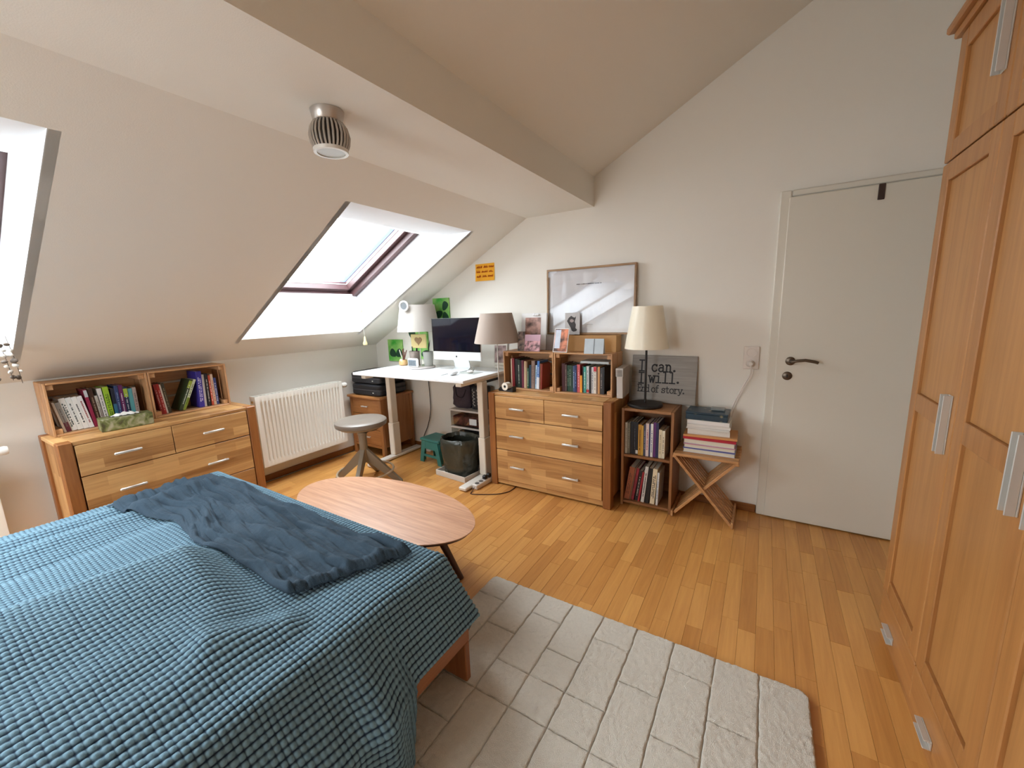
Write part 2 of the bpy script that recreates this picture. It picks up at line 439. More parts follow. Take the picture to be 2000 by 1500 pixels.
# --- skylights: reveals, dark timber frame, pane, outside flashing
FZ = lambda x: 1.569 + TAN * (x - 0.222)      # frame inner face
REV = plain('reveal_white', (238, 240, 242), 0.85)
PANE = pane_mat('window_glass')
cs = 1 / math.sqrt(1 + TAN * TAN); NX, NZ = -TAN * cs, cs     # outward normal of the roof
DX, DZ = cs, TAN * cs                                        # up the roof
for k, (ya, yb) in enumerate(SKY):
    wr = sroot('window_%d' % (k + 1))  # window_3 is the added unseen skylight
    xb0, xt0 = 0.222, 1.13
    # lower reveal (vertical), upper reveal (level), side reveals
    MB().box(H0 - .09, ya - .02, slope_z(H0) + .0015, H0 + .002, yb + .02, FZ(H0) + .02).build('reveal_bottom', REV, wr)
    zt = slope_z(H1)
    MB().add([(H1, ya - .02, zt), (1.284, ya - .02, zt + .006), (1.10, ya - .02, FZ(1.10) + .01), (1.10, ya - .02, FZ(1.10) + .06), (1.3, ya - .02, zt + .09), (H1 + .05, ya - .02, zt + .08),
              (H1, yb + .02, zt), (1.284, yb + .02, zt + .006), (1.10, yb + .02, FZ(1.10) + .01), (1.10, yb + .02, FZ(1.10) + .06), (1.3, yb + .02, zt + .09), (H1 + .05, yb + .02, zt + .08)],
             [(0, 1, 2, 3, 4, 5), (11, 10, 9, 8, 7, 6), (0, 6, 7, 1), (1, 7, 8, 2), (2, 8, 9, 3), (3, 9, 10, 4), (4, 10, 11, 5), (5, 11, 6, 0)]).build('reveal_top', REV, wr)
    for s_, yy in ((-1, ya), (1, yb)):
        pts = [(H0 - .05, slope_z(H0 - .05)), (H1, slope_z(H1)), (1.284, zt + .02), (1.09, FZ(1.09) + .04), (H0 - .05, FZ(H0 - .05) + .04)]
        y0, y1 = (yy - .002, yy + .03) if s_ > 0 else (yy - .03, yy + .002)
        n_ = len(pts)
        MB().add([(x, y0, z) for x, z in pts] + [(x, y1, z) for x, z in pts],
                 [tuple(range(n_)), tuple(range(2 * n_ - 1, n_ - 1, -1))] + [(i, n_ + i, n_ + (i + 1) % n_, (i + 1) % n_) for i in range(n_)]).build('reveal_side', REV, wr)
    # frame in roof coordinates
    org = Vector((xb0, 0, FZ(xb0)))
    Mr = Matrix(((DX, 0, NX, org.x), (0, 1, 0, 0), (DZ, 0, NZ, org.z), (0, 0, 0, 1)))   # local: a up-roof, y, c outward
    Lr = 1.06
    def rb(a0, y0, c0, a1, y1, c1, b=.003): return MB().box(a0, y0, c0, a1, y1, c1, b, Mr)
    rb(-.06, ya, 0, .035, yb, .16, .004).build('frame_rail', DARK_FRAME, wr)
    rb(Lr - .02, ya, 0, Lr + .08, yb, .16, .004).build('frame_rail', DARK_FRAME, wr)
    rb(.0, ya - .02, 0, Lr, ya + .05, .16, .004).build('frame_stile', DARK_FRAME, wr)
    rb(.0, yb - .05, 0, Lr, yb + .02, .16, .004).build('frame_stile', DARK_FRAME, wr)
    # sash
    sa = [rb(.03, ya + .045, .05, .075, yb - .045, .13), rb(Lr - .06, ya + .045, .05, Lr - .015, yb - .045, .13), rb(.03, ya + .045, .05, Lr - .015, ya + .09, .13), rb(.03, yb - .09, .05, Lr - .015, yb - .045, .13)]
    for nm, s2 in zip(('sash_rail', 'sash_rail', 'sash_stile', 'sash_stile'), sa): s2.build(nm, DARK_FRAME, wr)
    rb(.066, ya + .08, .095, Lr - .05, yb - .08, .101, 0).build('pane', PANE, wr)
    gk = MB()
    for a in ((.066, ya + .084, .10, .078, yb - .084, .108), (.066, yb - .094, .10, Lr - .05, yb - .084, .108)): gk.box(*a, 0.001, Mr)
    gk.build('glazing_bead', ALU_LIGHT, wr)
    rb(.0, yb - .085, .135, Lr + .1, yb - .03, .25, .002).build('flashing', plain('blue_grey_flashing', (40, 60, 88), 0.6), wr)
    c = Mr @ Vector((Lr / 2, (ya + yb) / 2, .17))
    portal('skylight_portal_%d' % (k + 1), c, (-NX, 0, -NZ), (DX, 0, DZ), yb - ya - .02, Lr - .02)  # portal 3 belongs to the added unseen skylight

wr = sroot('window_4')  # added window out of view, lifts the light on door and back wall
for q in ((WX0, WZ0, WX0 + .06, WZ1), (WX1 - .06, WZ0, WX1, WZ1), ((WX0 + WX1) / 2 - .03, WZ0 + .06, (WX0 + WX1) / 2 + .03, WZ1 - .06)): box(q[0], RY - .09, q[1], q[2], RY - .03, q[3], .004).build('frame_stile', WHITE_PAINT, wr)  # stiles of the added fill window
for q in (WZ0, WZ1 - .06): box(WX0 + .0605, RY - .09, q, WX1 - .0605, RY - .03, q + .06, .004).build('frame_rail', WHITE_PAINT, wr)
for q in ((WX0 + .06, (WX0 + WX1) / 2 - .03), ((WX0 + WX1) / 2 + .03, WX1 - .06)): box(q[0], RY - .063, WZ0 + .06, q[1], RY - .057, WZ1 - .06).build('pane', PANE, wr)
portal('window_portal', ((WX0 + WX1) / 2, RY - .1, (WZ0 + WZ1) / 2), (0, 1, 0), (0, 0, 1), WX1 - WX0, WZ1 - WZ0)
# --- skirting
SK = wood('skirting_oak', (130, 78, 34), (170, 112, 58), 'x', None, .4); SKY_ = wood('skirting_oak_y', (130, 78, 34), (170, 112, 58), 'y', None, .4)
struct(box(KX + .014, -.014, .0005, 3.617, -.0005, .055, .004).build('baseboard_back', SK))
struct(box(KX + .0005, RY, .0005, KX + .014, -.0, .055, .004).build('baseboard_left', SKY_))

# --- door
dr = sroot('door_1', (3.62, 0, 0))
def dpart(n, b_, mt, par=None): return b_.build(n, mt, par or dr)
dpart('frame_jamb', box(0, -.028, .001, .058, -.0005, 2.04, .006), WHITE_PAINT)
dpart('frame_jamb', box(.895, -.028, .001, .95, -.0005, 2.04, .006), WHITE_PAINT)
dpart('frame_head', box(.0585, -.028, 2.003, .8945, -.0005, 2.04, .006), WHITE_PAINT)
leaf = dpart('door_leaf', box(.045, -.042, .008, .905, -.0286, 2.0, .004), WHITE_PAINT)
DM = plain('door_hardware', (104, 92, 80), 0.35, metal=0.85)
Mx = Matrix.Rotation(R(90), 4, 'X')
MB().lathe([(.026, 0), (.026, .006), (.022, .009)], 24, M=Matrix.Translation((.118, -.042, 1.045)) @ Mx).build('handle_rosette', DM, leaf, True)
MB().tube([(.118, -.045, 1.045), (.118, -.088, 1.045), (.124, -.096, 1.046), (.15, -.098, 1.053), (.19, -.098, 1.058), (.235, -.098, 1.05), (.252, -.097, 1.044)], [.009, .009, .009, .0085, .009, .0095, .009], 10).build('lever_handle', DM, leaf, True)
MB().lathe([(.026, 0), (.026, .006), (.022, .009)], 24, M=Matrix.Translation((.108, -.042, .953)) @ Mx).build('key_rosette', DM, leaf, True)
MB().box(.104, -.053, .942, .112, -.05, .962, .001).build('keyhole', BLACK, leaf)
hk = MB().box(.438, -.05, 1.92, .466, -.0425, 2.0, .002); hk.build('over_door_hook', plain('hook_brown', (70, 52, 46), .5, metal=.3), leaf)

# --- wall sockets
so = thing('wall_socket', 'white double wall socket beside the door with a plug in the lower half', 'socket', (3.53, 0, 0))
box(-.045, -.012, .98, .045, -.0005, 1.128, .004).build('plate', plain('socket_white', (226, 216, 206), .4), so)
SOC = plain('socket_white', (226, 216, 206), .4)
MB().lathe([(.034, 0), (.034, .004), (.027, .004), (.025, .001), (.0, .001)], 24, M=Matrix.Translation((0, -.012, 1.088)) @ Mx).build('outlet', SOC, so, True)
MB().lathe([(.034, 0), (.034, .004), (.027, .004), (.025, .001), (.0, .001)], 24, M=Matrix.Translation((0, -.012, 1.018)) @ Mx).build('outlet', SOC, so, True)
pc = thing('charger_cable', 'white plug and cable hanging from the wall socket behind the book stack', 'cable', (3.53, 0, 0))
MB().lathe([(.019, 0.002), (.019, .02), (.012, .035)], 16, M=Matrix.Translation((0, -.012, 1.018)) @ Mx).build('plug', SOC, pc, True)
cp = [(0, -.046, 1.012), (.004, -.05, .985), (.002, -.045, .95), (-.02, -.035, .9), (-.05, -.03, .83), (-.08, -.025, .75), (-.1, -.02, .66), (-.11, -.02, .57), (-.11, -.02, .48)]
def smooth_pts(p, n=6):
    p = [Vector(q) for q in p]; out = []
    for i in range(len(p) - 1):
        a = p[max(0, i - 1)]; b = p[i]; c = p[i + 1]; d = p[min(len(p) - 1, i + 2)]
        for k in range(n):
            t = k / n
            out.append(0.5 * ((2 * b) + (c - a) * t + (2 * a - 5 * b + 4 * c - d) * t * t + (3 * b - a - 3 * c + d) * t ** 3))
    out.append(p[-1]); return out
MB().tube(smooth_pts(cp), .0035, 6).build('cord', SOC, pc, True)
MB().tube(smooth_pts([(a + .012, b + .004, c) for a, b, c in cp[1:]]), .0028, 6).build('cord', SOC, pc, True)

# ================================================================== WARDROBE
wd = thing('wardrobe', 'tall alder wardrobe with panelled doors and aluminium handles beside the door', 'wardrobe', (4.09, -0.92, 0))
WL = 1.76; DW = 0.44
box(.022, -WL, .0, .62, 0, 2.26, .003).build('carcass', AL_Z, wd)
box(.012, -WL + .001, .0005, .0215, -.001, .058, .002).build('plinth', AL_Y, wd)
cn = MB()
cn.box(-.012, -WL - .03, 2.262, .63, .03, 2.285, .004); cn.box(-.03, -WL - .045, 2.2855, .63, .045, 2.312, .006)
cn.build('cornice', AL_Y, wd)
def channel(mb_, y, z0, z1, horiz=False, ln=.09):
    """aluminium profile handle: flat web with two raised flanges"""
    if not horiz:
        mb_.box(-.004, y - .016, z0, -.0003, y + .016, z1, .0008)
        mb_.box(-.022, y - .016, z0, -.0045, y - .0125, z1, .001); mb_.box(-.022, y + .0125, z0, -.0045, y + .016, z1, .001)
    else:
        mb_.box(-.004, y - ln / 2, z0, -.0003, y + ln / 2, z0 + .03, .0008)
        mb_.box(-.02, y - ln / 2, z0, -.0045, y + ln / 2, z0 + .0035, .001); mb_.box(-.02, y - ln / 2, z0 + .0265, -.0045, y + ln / 2, z0 + .03, .001)
    return mb_
def panel_door(y0, y1, z0, z1, rails, hy, hz):
    """y0 > y1; framed door with recessed panels; rails = z ranges of middle rails"""
    st = .062; d = MB()
    zs = [(z0, z0 + st)] + rails + [(z1 - st, z1)]
    d.box(0, y0 - st, z0, .02, y0, z1, .003); d.box(0, y1, z0, .02, y1 + st, z1, .003)
    for a, b in zs: d.box(.0005, y1 + st, a, .0195, y0 - st, b, .002)
    do = d.build('door', AL_Z, wd)
    for (a, b), (c, e) in zip(zs[:-1], zs[1:]):
        box(.011, y1 + st + .0006, b + .0006, .019, y0 - st - .0006, c - .0006, .001).build('panel', AL_P, do)
    channel(MB(), hy, *hz).build('handle', ALU, do, label='ridged aluminium pull handle')
for k in range(4):
    a = -k * DW - .003; b = -(k + 1) * DW + .003
    hy = (b + .045) if k in (0, 1, 3) else (a - .045)
    if k == 3: hy = a - .045
    panel_door(a, b, .205, 1.852, [(.985, 1.05)], hy, (.92, 1.105))
    panel_door(a, b, 1.858, 2.258, [], hy, (1.985, 2.2))
    dw = box(0, b, .062, .02, a, .199, .003).build('drawer', AL_Y, wd)
    channel(MB(), (a + b) / 2 + .05, .085, 0, True).build('handle', ALU, dw, label='ridged aluminium pull handle')

# ================================================================== DRESSERS
def make_dresser(name, label, loc, rz):
    t = thing(name, label, 'dresser', loc, rz)
    W, D, H = 1.01, .415, .771; x0, x1 = -W / 2, W / 2; yf, yb = -D / 2, D / 2; pw = .058
    for a in (x0, x1 - pw):
        box(a, yf, 0, a + pw, yf + .07, H, .004).build('post', POST_Z, t)
        box(a, yb - .06, 0, a + pw, yb, H, .004).build('post', POST_Z, t)
    for a in (x0 + .012, x1 - pw + .022):
        box(a, yf + .071, .06, a + .026, yb - .061, H - .024, .002).build('side_panel', OAK_Z, t)
    box(x0 + pw + .0006, yf + .006, H - .022, x1 - pw - .0006, yb - .0, H - .0006, .002).build('top', OAK_X, t)
    for a in (x0, x1 - pw):
        box(a + .001, yf + .071, H - .022, a + pw, yb - .061, H - .0006, .002).build('top_edge', OAK_Y, t)
    box(x0 + pw + .0006, yf + .012, .014, x1 - pw - .0006, yf + .03, .05, .002).build('bottom_rail', OAK_X, t)
    box(x0 + pw, yb - .02, .06, x1 - pw, yb - .008, H - .03).build('back_panel', OAK_X, t)
    box(x0 + pw, yf + .035, .052, x1 - pw, yb - .022, .06).build('base_board', OAK_X, t)
    g = .0042; xl, xr, xm = x0 + pw + g, x1 - pw - g, -.006
    def drawer(a, b, c, e, hs):
        d = box(a + g / 2, yf + .002, c + g / 2, b - g / 2, yf + .024, e - g / 2, .0016).build('drawer', OAK_X, t)
        for hx in hs:
            h = MB().box(hx - .064, yf - .028, (c + e) / 2 - .0075, hx + .064, yf - .015, (c + e) / 2 + .0075, .004)
            for q in (-.048, .048): h.box(hx + q - .005, yf - .017, (c + e) / 2 - .004, hx + q + .005, yf + .0015, (c + e) / 2 + .004, .001)
            h.build('handle', ALU_LIGHT, d, True, label='satin silver bar handle')
    drawer(xl, xm, .565, .748, [-.233]); drawer(xm, xr, .565, .748, [.213])
    drawer(xl, xr, .312, .563, [-.24, .211]); drawer(xl, xr, .054, .310, [-.241, .21])
    return t
make_dresser('dresser', 'oak dresser against the door-side wall, between desk and low bookcase', (2.246, -.2295, 0), 0)
make_dresser('dresser', 'oak dresser beside the radiator, behind the bed under the sloped ceiling', (.1975, -2.0466, 0), R(90))

# ================================================================== CRATES AND BOOKS
def make_crate(label, loc, rz, W=.452, H=.312, D=.24):
    """open wooden crate lying on its side; opening to local -y; origin bottom centre"""
    t = thing('wooden_crate', label, 'crate', loc, rz, 'wooden crates on the dressers')
    b = .011; yf, yb = -D / 2, D / 2; x0, x1 = -W / 2, W / 2
    for a in (x0, x1 - b):                       # end boards (two each)
        box(a, yf, .0, a + b, -.006, H, .0018).build('board', CR_Z, t)
        box(a, .006, .0, a + b, yb, H, .0018).build('board', CR_Z, t)
    for c in (0.0, H - b):                        # floor and top, two boards each
        box(x0 + b + .0004, yf, c, x1 - b - .0004, -.008, c + b, .0018).build('board', CR_X, t)
        box(x0 + b + .0004, .008, c, x1 - b - .0004, yb - .0105, c + b, .0018).build('board', CR_X, t)
    for c in (.016, .115, .214):                  # back boards
        box(x0 + b + .0004, yb - .01, c, x1 - b - .0004, yb, c + .084, .0016).build('board', CR_X, t)
    for a in (x0 + b + .0004, x1 - b - .0304):    # corner blocks
        for c in (b + .0004, H - b - .0304):
            box(a, yf + .012, c, a + .03, yb - .0105, c + .03, .002).build('corner_block', CR_Y, t)
    return t

PAGES = plain('book_pages', (226, 218, 198), .9, bump=.2, bscale=60, stretch=(40, 1, 1))
NAMEDCOL = {}
def cover_mat(rgb, rough=.45): return plain('cover_%d_%d_%d' % rgb, rgb, rough)
def make_book(name, label, loc, rz, roll, t, h, d, rgb, ink=None, group=None, cat='book', band=None, flat=False, seed=0):
    rr_ = random.Random(seed)
    c = MB(); k = .0016
    c.box(-t / 2, -d / 2, 0, t / 2, -d / 2 + k * 1.2, h, .0006)
    c.box(-t / 2, -d / 2 + k * 1.2 + .0001, 0, -t / 2 + k, d / 2, h, .0005); c.box(t / 2 - k, -d / 2 + k * 1.2 + .0001, 0, t / 2, d / 2, h, .0005)
    o = c.build(name, cover_mat(rgb))
    o.location = loc; o.rotation_euler = (0, roll, rz); tag(o, label, cat, group)
    box(-t / 2 + k + .0001, -d / 2 + k * 1.2 + .0002, .003, t / 2 - k - .0001, d / 2 - .003, h - .003).build('pages', PAGES, o)
    if band:
        z0, z1, bc = band
        box(-t / 2 + .0002, -d / 2 - .0005, h * z0, t / 2 - .0002, -d / 2 - .0001, h * z1).build('spine_band', cover_mat(bc), o)
    if ink and t > .01:
        pr = MB(); z = h * .16
        rows = [0.0] if t < .026 else [-t * .17, t * .15]
        for xr in rows:
            z = h * rr_.uniform(.12, .22)
            while z < h * .8:
                L = rr_.uniform(.004, .011); wd_ = min(.007, t * .3) * rr_.uniform(.6, 1)
                pr.box(xr - wd_ / 2, -d / 2 - .0008, z, xr + wd_ / 2, -d / 2 - .0002, z + L)
                z += L + rr_.choice([.0022, .0022, .008])
        pr.build('spine_print', cover_mat(ink), o)
    return o

ORD = ['first', 'second', 'third', 'fourth', 'fifth', 'sixth', 'seventh', 'eighth', 'ninth', 'tenth', 'eleventh', 'twelfth', 'thirteenth', 'fourteenth', 'fifteenth', 'sixteenth', 'seventeenth', 'eighteenth', 'nineteenth', 'twentieth', 'twenty-first']
def book_row(where, group, org, rz, rows, dmax, yfront):
    """rows: (colour words, rgb, thickness, height, depth, roll deg, ink, band, gap). org = left end, on the shelf; local x runs right, spines face local -y at yfront"""
    ca, sa_ = math.cos(rz), math.sin(rz)
    x = None; pa = 0.0; pt = 0.0; ph = 0.0
    for i, e in enumerate(rows):
        words, rgb, t, h, d, roll, ink, band, gap = (list(e) + [None] * 9)[:9]
        a = R(roll or 0); g = gap or 0
        if x is None: x = g + t / 2 * math.cos(a)
        else:
            sg_ = 1 if a >= 0 else -1
            x += ((pt + t) / 2 + sg_ * (t - pt) / 2 * math.sin(a) ** 2) / math.cos(a) + g + .0008
            if pa > a + 1e-6: x += min(h, ph) * (math.sin(pa) - math.sin(a)) + .0015
            elif a > pa + 1e-6: x += max(t, pt) * (math.sin(a) - math.sin(pa)) * .6 + .0005
        zz = t / 2 * abs(math.sin(a))
        dd = min(d, dmax); yy = yfront + dd / 2 + random.Random(i * 7 + 1).uniform(0, .008)
        X = org[0] + ca * x - sa_ * yy; Y = org[1] + sa_ * x + ca * yy
        make_book('book', '%s book, %s from left, %s' % (words, ORD[i], where), (X, Y, org[2] + zz + .0006), rz, a, t, h, dd, rgb, ink, group, band=band, seed=i * 31 + len(where))
        pa, pt, ph = a, t, h

W_ = (232, 230, 226); K_ = (28, 28, 30)
CB = .0117     # crate board top height above the dresser
LD = .7716
# right-hand dresser crates
make_crate('wooden crate of books on the door-side dresser, nearer the desk', (2.018, -.151, LD), 0)
make_crate('wooden crate of books on the door-side dresser, nearer the grey cardboard box', (2.474, -.151, LD), 0)
book_row('crate nearer the desk', 'books in the crates on the door-side dresser', (1.808 + .032, -.151, LD + CB), 0, [
    ('slim cream', (222, 206, 184), .010, .235, .17, 0, None), ('dark red hardback', (128, 24, 34), .022, .24, .17, 0, None),
    ('black hardback', (26, 26, 28), .026, .235, .17, 0, None), ('dark green hardback', (32, 54, 40), .020, .23, .17, 0, (200, 200, 190)),
    ('black glossy', (22, 20, 24), .018, .225, .16, 0, None), ('plum coloured', (112, 44, 64), .020, .225, .16, 0, None),
    ('cream paperback', (214, 192, 158), .014, .22, .15, 1.5, None), ('tan paperback', (176, 148, 118), .011, .215, .15, 1.5, None),
    ('short dark green', (36, 84, 62), .017, .165, .13, 1.5, (180, 190, 170)), ('dark teal', (24, 60, 84), .018, .19, .14, 1.5, None),
    ('thick taupe', (140, 118, 108), .030, .225, .15, 2, (110, 90, 84)), ('pale blue paperback', (176, 204, 224), .016, .19, .14, 3, (60, 110, 160)),
    ('bright blue', (66, 118, 190), .022, .225, .15, 3, (210, 220, 236), (0, .42, (230, 232, 236))), ('brown slim', (130, 78, 50), .010, .205, .15, 3, None),
    ('brick red', (140, 52, 40), .012, .2, .14, 3, None)], .18, -.085)
book_row('crate beside grey cardboard box', 'books in the crates on the door-side dresser', (2.264 + .032, -.151, LD + CB), 0, [
    ('dark maroon', (74, 22, 32), .026, .215, .16, 0, None), ('grey brown', (96, 78, 74), .013, .205, .15, 0, (170, 150, 140)),
    ('slim bottle green', (30, 74, 58), .015, .2, .15, 0, (150, 180, 160)), ('forest green', (34, 66, 46), .017, .2, .15, 0, (160, 180, 160)),
    ('dark green textbook', (28, 58, 44), .016, .2, .15, 0, None), ('blue grey', (64, 84, 120), .013, .2, .15, 0, (190, 200, 215)),
    ('navy blue', (30, 42, 92), .017, .205, .15, 0, (120, 150, 200)), ('coral pink', (206, 92, 98), .024, .21, .16, 0, (240, 190, 190)),
    ('short orange', (240, 158, 40), .017, .13, .12, 0, None), ('black slim', (26, 26, 30), .009, .2, .15, 0, None),
    ('sea green', (62, 156, 142), .02, .195, .15, 0, (220, 236, 230)), ('white paperback with red foot', (226, 230, 228), .02, .2, .16, 0, (120, 124, 128), (.02, .13, (190, 50, 50))),
    ('black paperback', (24, 22, 28), .018, .195, .15, 0, None), ('pale grey paperback', (206, 208, 210), .017, .195, .15, 0, (90, 90, 96)),
    ('cream white with red head', (234, 226, 212), .02, .2, .15, 0, (150, 120, 110), (.82, .99, (200, 36, 60))), ('brown grey', (120, 92, 76), .012, .195, .15, 0, None),
    ('caramel', (206, 150, 92), .014, .2, .15, 0, None), ('charcoal', (56, 52, 52), .02, .195, .15, 0, (150, 140, 130)),
    ('black tall', (20, 20, 22), .013, .2, .15, 0, None)], .18, -.085)
# two books lying on top of the row
def flat_book(label, loc, rz, L, Wd, th, rgb, group, tilt=0, cat='book', name='book', page_side=True, tilt2=0):
    """book lying flat: L along local x (spine side at -y), Wd depth, th thickness"""
    k = .0018; c = MB()
    c.box(-L / 2, -Wd / 2, 0, L / 2, Wd / 2, k, .0005); c.box(-L / 2, -Wd / 2, th - k, L / 2, Wd / 2, th, .0005)
    c.box(-L / 2, Wd / 2 - k, k + .0001, L / 2, Wd / 2, th - k - .0001) if page_side else c.box(-L / 2, -Wd / 2, k + .0001, L / 2, -Wd / 2 + k, th - k - .0001)
    o = c.build(name, cover_mat(rgb)); o.location = loc; o.rotation_euler = (tilt2, tilt, rz); tag(o, label, cat, group)
    box(-L / 2 + .003, -Wd / 2 + .0025, k + .0002, L / 2 - .003, Wd / 2 - .0025, th - k - .0002).build('pages', PAGES, o)
    return o
flat_book('pale grey book lying flat across the row beside the cardboard box', (2.555, -.158, 1.0052), 0, .215, .15, .016, (186, 196, 196), 'books lying on the crate row', page_side=False)

# left-hand dresser crates, seen from the bed
make_crate('wooden crate on the bed-side dresser behind the tissue box', (.0645, -2.287, LD), R(90), .458, .312, .215)
make_crate('wooden crate on the bed-side dresser nearer the radiator', (.0645, -1.826, LD), R(90), .458, .312, .215)
book_row('crate behind the tissue box', 'books in the crates on the bed-side dresser', (.0645, -2.516 + .013, LD + CB), R(90), [
    ('slim cream leaning', (214, 200, 184), .010, .185, .13, -8, None, None, .036), ('grey paperback with maroon foot', (150, 146, 140), .020, .18, .13, -8, (110, 100, 96), (.0, .32, (98, 40, 56))),
    ('white dark-lettered leaning', W_, .026, .2, .15, -8, (70, 84, 80)), ('second white leaning', (226, 226, 222), .024, .2, .15, -8, (90, 96, 96)),
    ('third white leaning', W_, .022, .2, .15, -8, (60, 66, 70)), ('fourth white leaning, red lettered', (228, 224, 222), .022, .2, .15, -8, (150, 70, 70)),
    ('crimson with grey head', (140, 34, 66), .015, .235, .14, -5, None, (.8, .98, (196, 200, 202))), ('dark brown', (66, 40, 28), .020, .235, .14, -4, (150, 130, 110)),
    ('grey short', (176, 168, 158), .013, .19, .13, -4, (110, 100, 92)), ('white tall', (224, 220, 216), .020, .23, .14, -3, (90, 100, 90)),
    ('bright lime green', (158, 196, 52), .026, .235, .14, -2, (86, 116, 30)), ('dark navy', (28, 38, 58), .017, .22, .13, 0, None, (.02, .55, (54, 110, 140))),
    ('blue grey', (50, 66, 112), .017, .235, .13, 0, (130, 150, 190)), ('plum purple', (104, 38, 92), .021, .235, .13, 0, (206, 190, 210)),
    ('navy with lime head', (32, 44, 78), .02, .22, .13, 0, (190, 196, 206), (.7, .95, (164, 192, 70))), ('pale turquoise', (96, 172, 180), .022, .205, .13, 0, None),
    ('mottled grey', (168, 154, 150), .018, .21, .13, 0, (120, 96, 96))], .16, -.07)
book_row('crate nearest the radiator', 'books in the crates on the bed-side dresser', (.0645, -2.055 + .013, LD + CB), R(90), [
    ('dark red', (140, 36, 38), .016, .21, .13, -5, (210, 180, 176), None, .034), ('bright red', (176, 44, 46), .014, .21, .13, -5, (230, 190, 180)),
    ('slim white', (226, 218, 210), .010, .205, .13, -5, None), ('dark olive', (64, 60, 48), .018, .21, .13, -5, (150, 140, 110)),
    ('black and green leaning', (44, 60, 34), .020, .225, .14, 24, (206, 214, 200), (.72, .96, (150, 170, 60)), .03), ('lime and white leaning', (196, 206, 176), .016, .225, .14, 24, (60, 80, 40), (.0, .4, (130, 150, 50))),
    ('royal blue hardback', (58, 50, 150), .032, .262, .15, 2, (214, 210, 240), None, 0), ('pale grey', (190, 182, 176), .015, .235, .14, 2, None), ('black', (28, 28, 36), .019, .24, .14, 1, (200, 196, 190)),
    ('orange red', (198, 84, 60), .014, .225, .13, 0, (240, 210, 200)), ('beige', (206, 182, 158), .016, .23, .13, 0, (190, 60, 50)), ('blue and white', (60, 76, 140), .018, .2, .13, 0, (220, 220, 230))], .16, -.07)
# tissue box
tb = thing('tissue_box', 'green leaf patterned tissue box on the bed-side dresser', 'tissue box', (.2575, -2.222, LD), R(84))
tm, tn, tl, tbb = new_mat('tissue_pattern')
tc_ = tn.new('ShaderNodeTexCoord'); no = tn.new('ShaderNodeTexNoise'); no.inputs['Scale'].default_value = 22; no.inputs['Detail'].default_value = 6; no.inputs['Distortion'].default_value = 1.2
rp = tn.new('ShaderNodeValToRGB'); rp.color_ramp.elements[0].position = .36; rp.color_ramp.elements[0].color = srgb(74, 72, 44); rp.color_ramp.elements[1].position = .68; rp.color_ramp.elements[1].color = srgb(170, 164, 140)
e_ = rp.color_ramp.elements.new(.5); e_.color = srgb(116, 124, 70)
tl.new(tc_.outputs['Object'], no.inputs['Vector']); tl.new(no.outputs['Fac'], rp.inputs[0]); tl.new(rp.outputs[0], tbb.inputs['Base Color'])
box(-.12, -.055, .0006, .12, .055, .075, .003).build('carton', tm, tb)
MB().lathe([(.05, 0), (.05, .0008), (.0, .0008)], 24, (0, 0, .0752), sx=1.5, sy=.6).build('opening', plain('tissue_film', (70, 66, 58), .5), tb, True)
P = np.zeros((15, 7, 3))
for i in range(15):
    for j in range(7):
        a = (i - 7) / 7 * .065; b_ = (j - 3) / 3
        P[i, j] = (a, b_ * .014 + .004 * math.sin(i * 1.1), .0765 + .018 * (1 - abs(b_)) * (1 - (a / .07) ** 2) + .004 * math.sin(i * 1.7 + j))
MB().grid(P).build('tissue', plain('tissue_white', (236, 236, 232), .9), tb, True)
# white folded box leaning at right crate
wb = thing('gift_box', 'pale grey flat cardboard box leaning beside the crate on the door-side dresser', 'box', (2.728, -.17, LD), 0)
wb.rotation_euler = (0, R(-1), R(4))
CARD = plain('grey_card', (196, 188, 180), .7, var=.06, vscale=8)
box(-.0, -.105, .001, .042, .12, .205, .002).build('body', CARD, wb)
MB().prism([(-.105, .155), (.12, .175), (.12, .212), (-.105, .212)], -.006, .0445, Matrix(((0, 0, 1, 0), (1, 0, 0, 0), (0, 1, 0, 0), (0, 0, 0, 1)))).build('lid_flap', CARD, wb)
box(.0423, .002, .001, .0428, .005, .15).build('seam', plain('card_seam', (150, 142, 136), .8), wb)

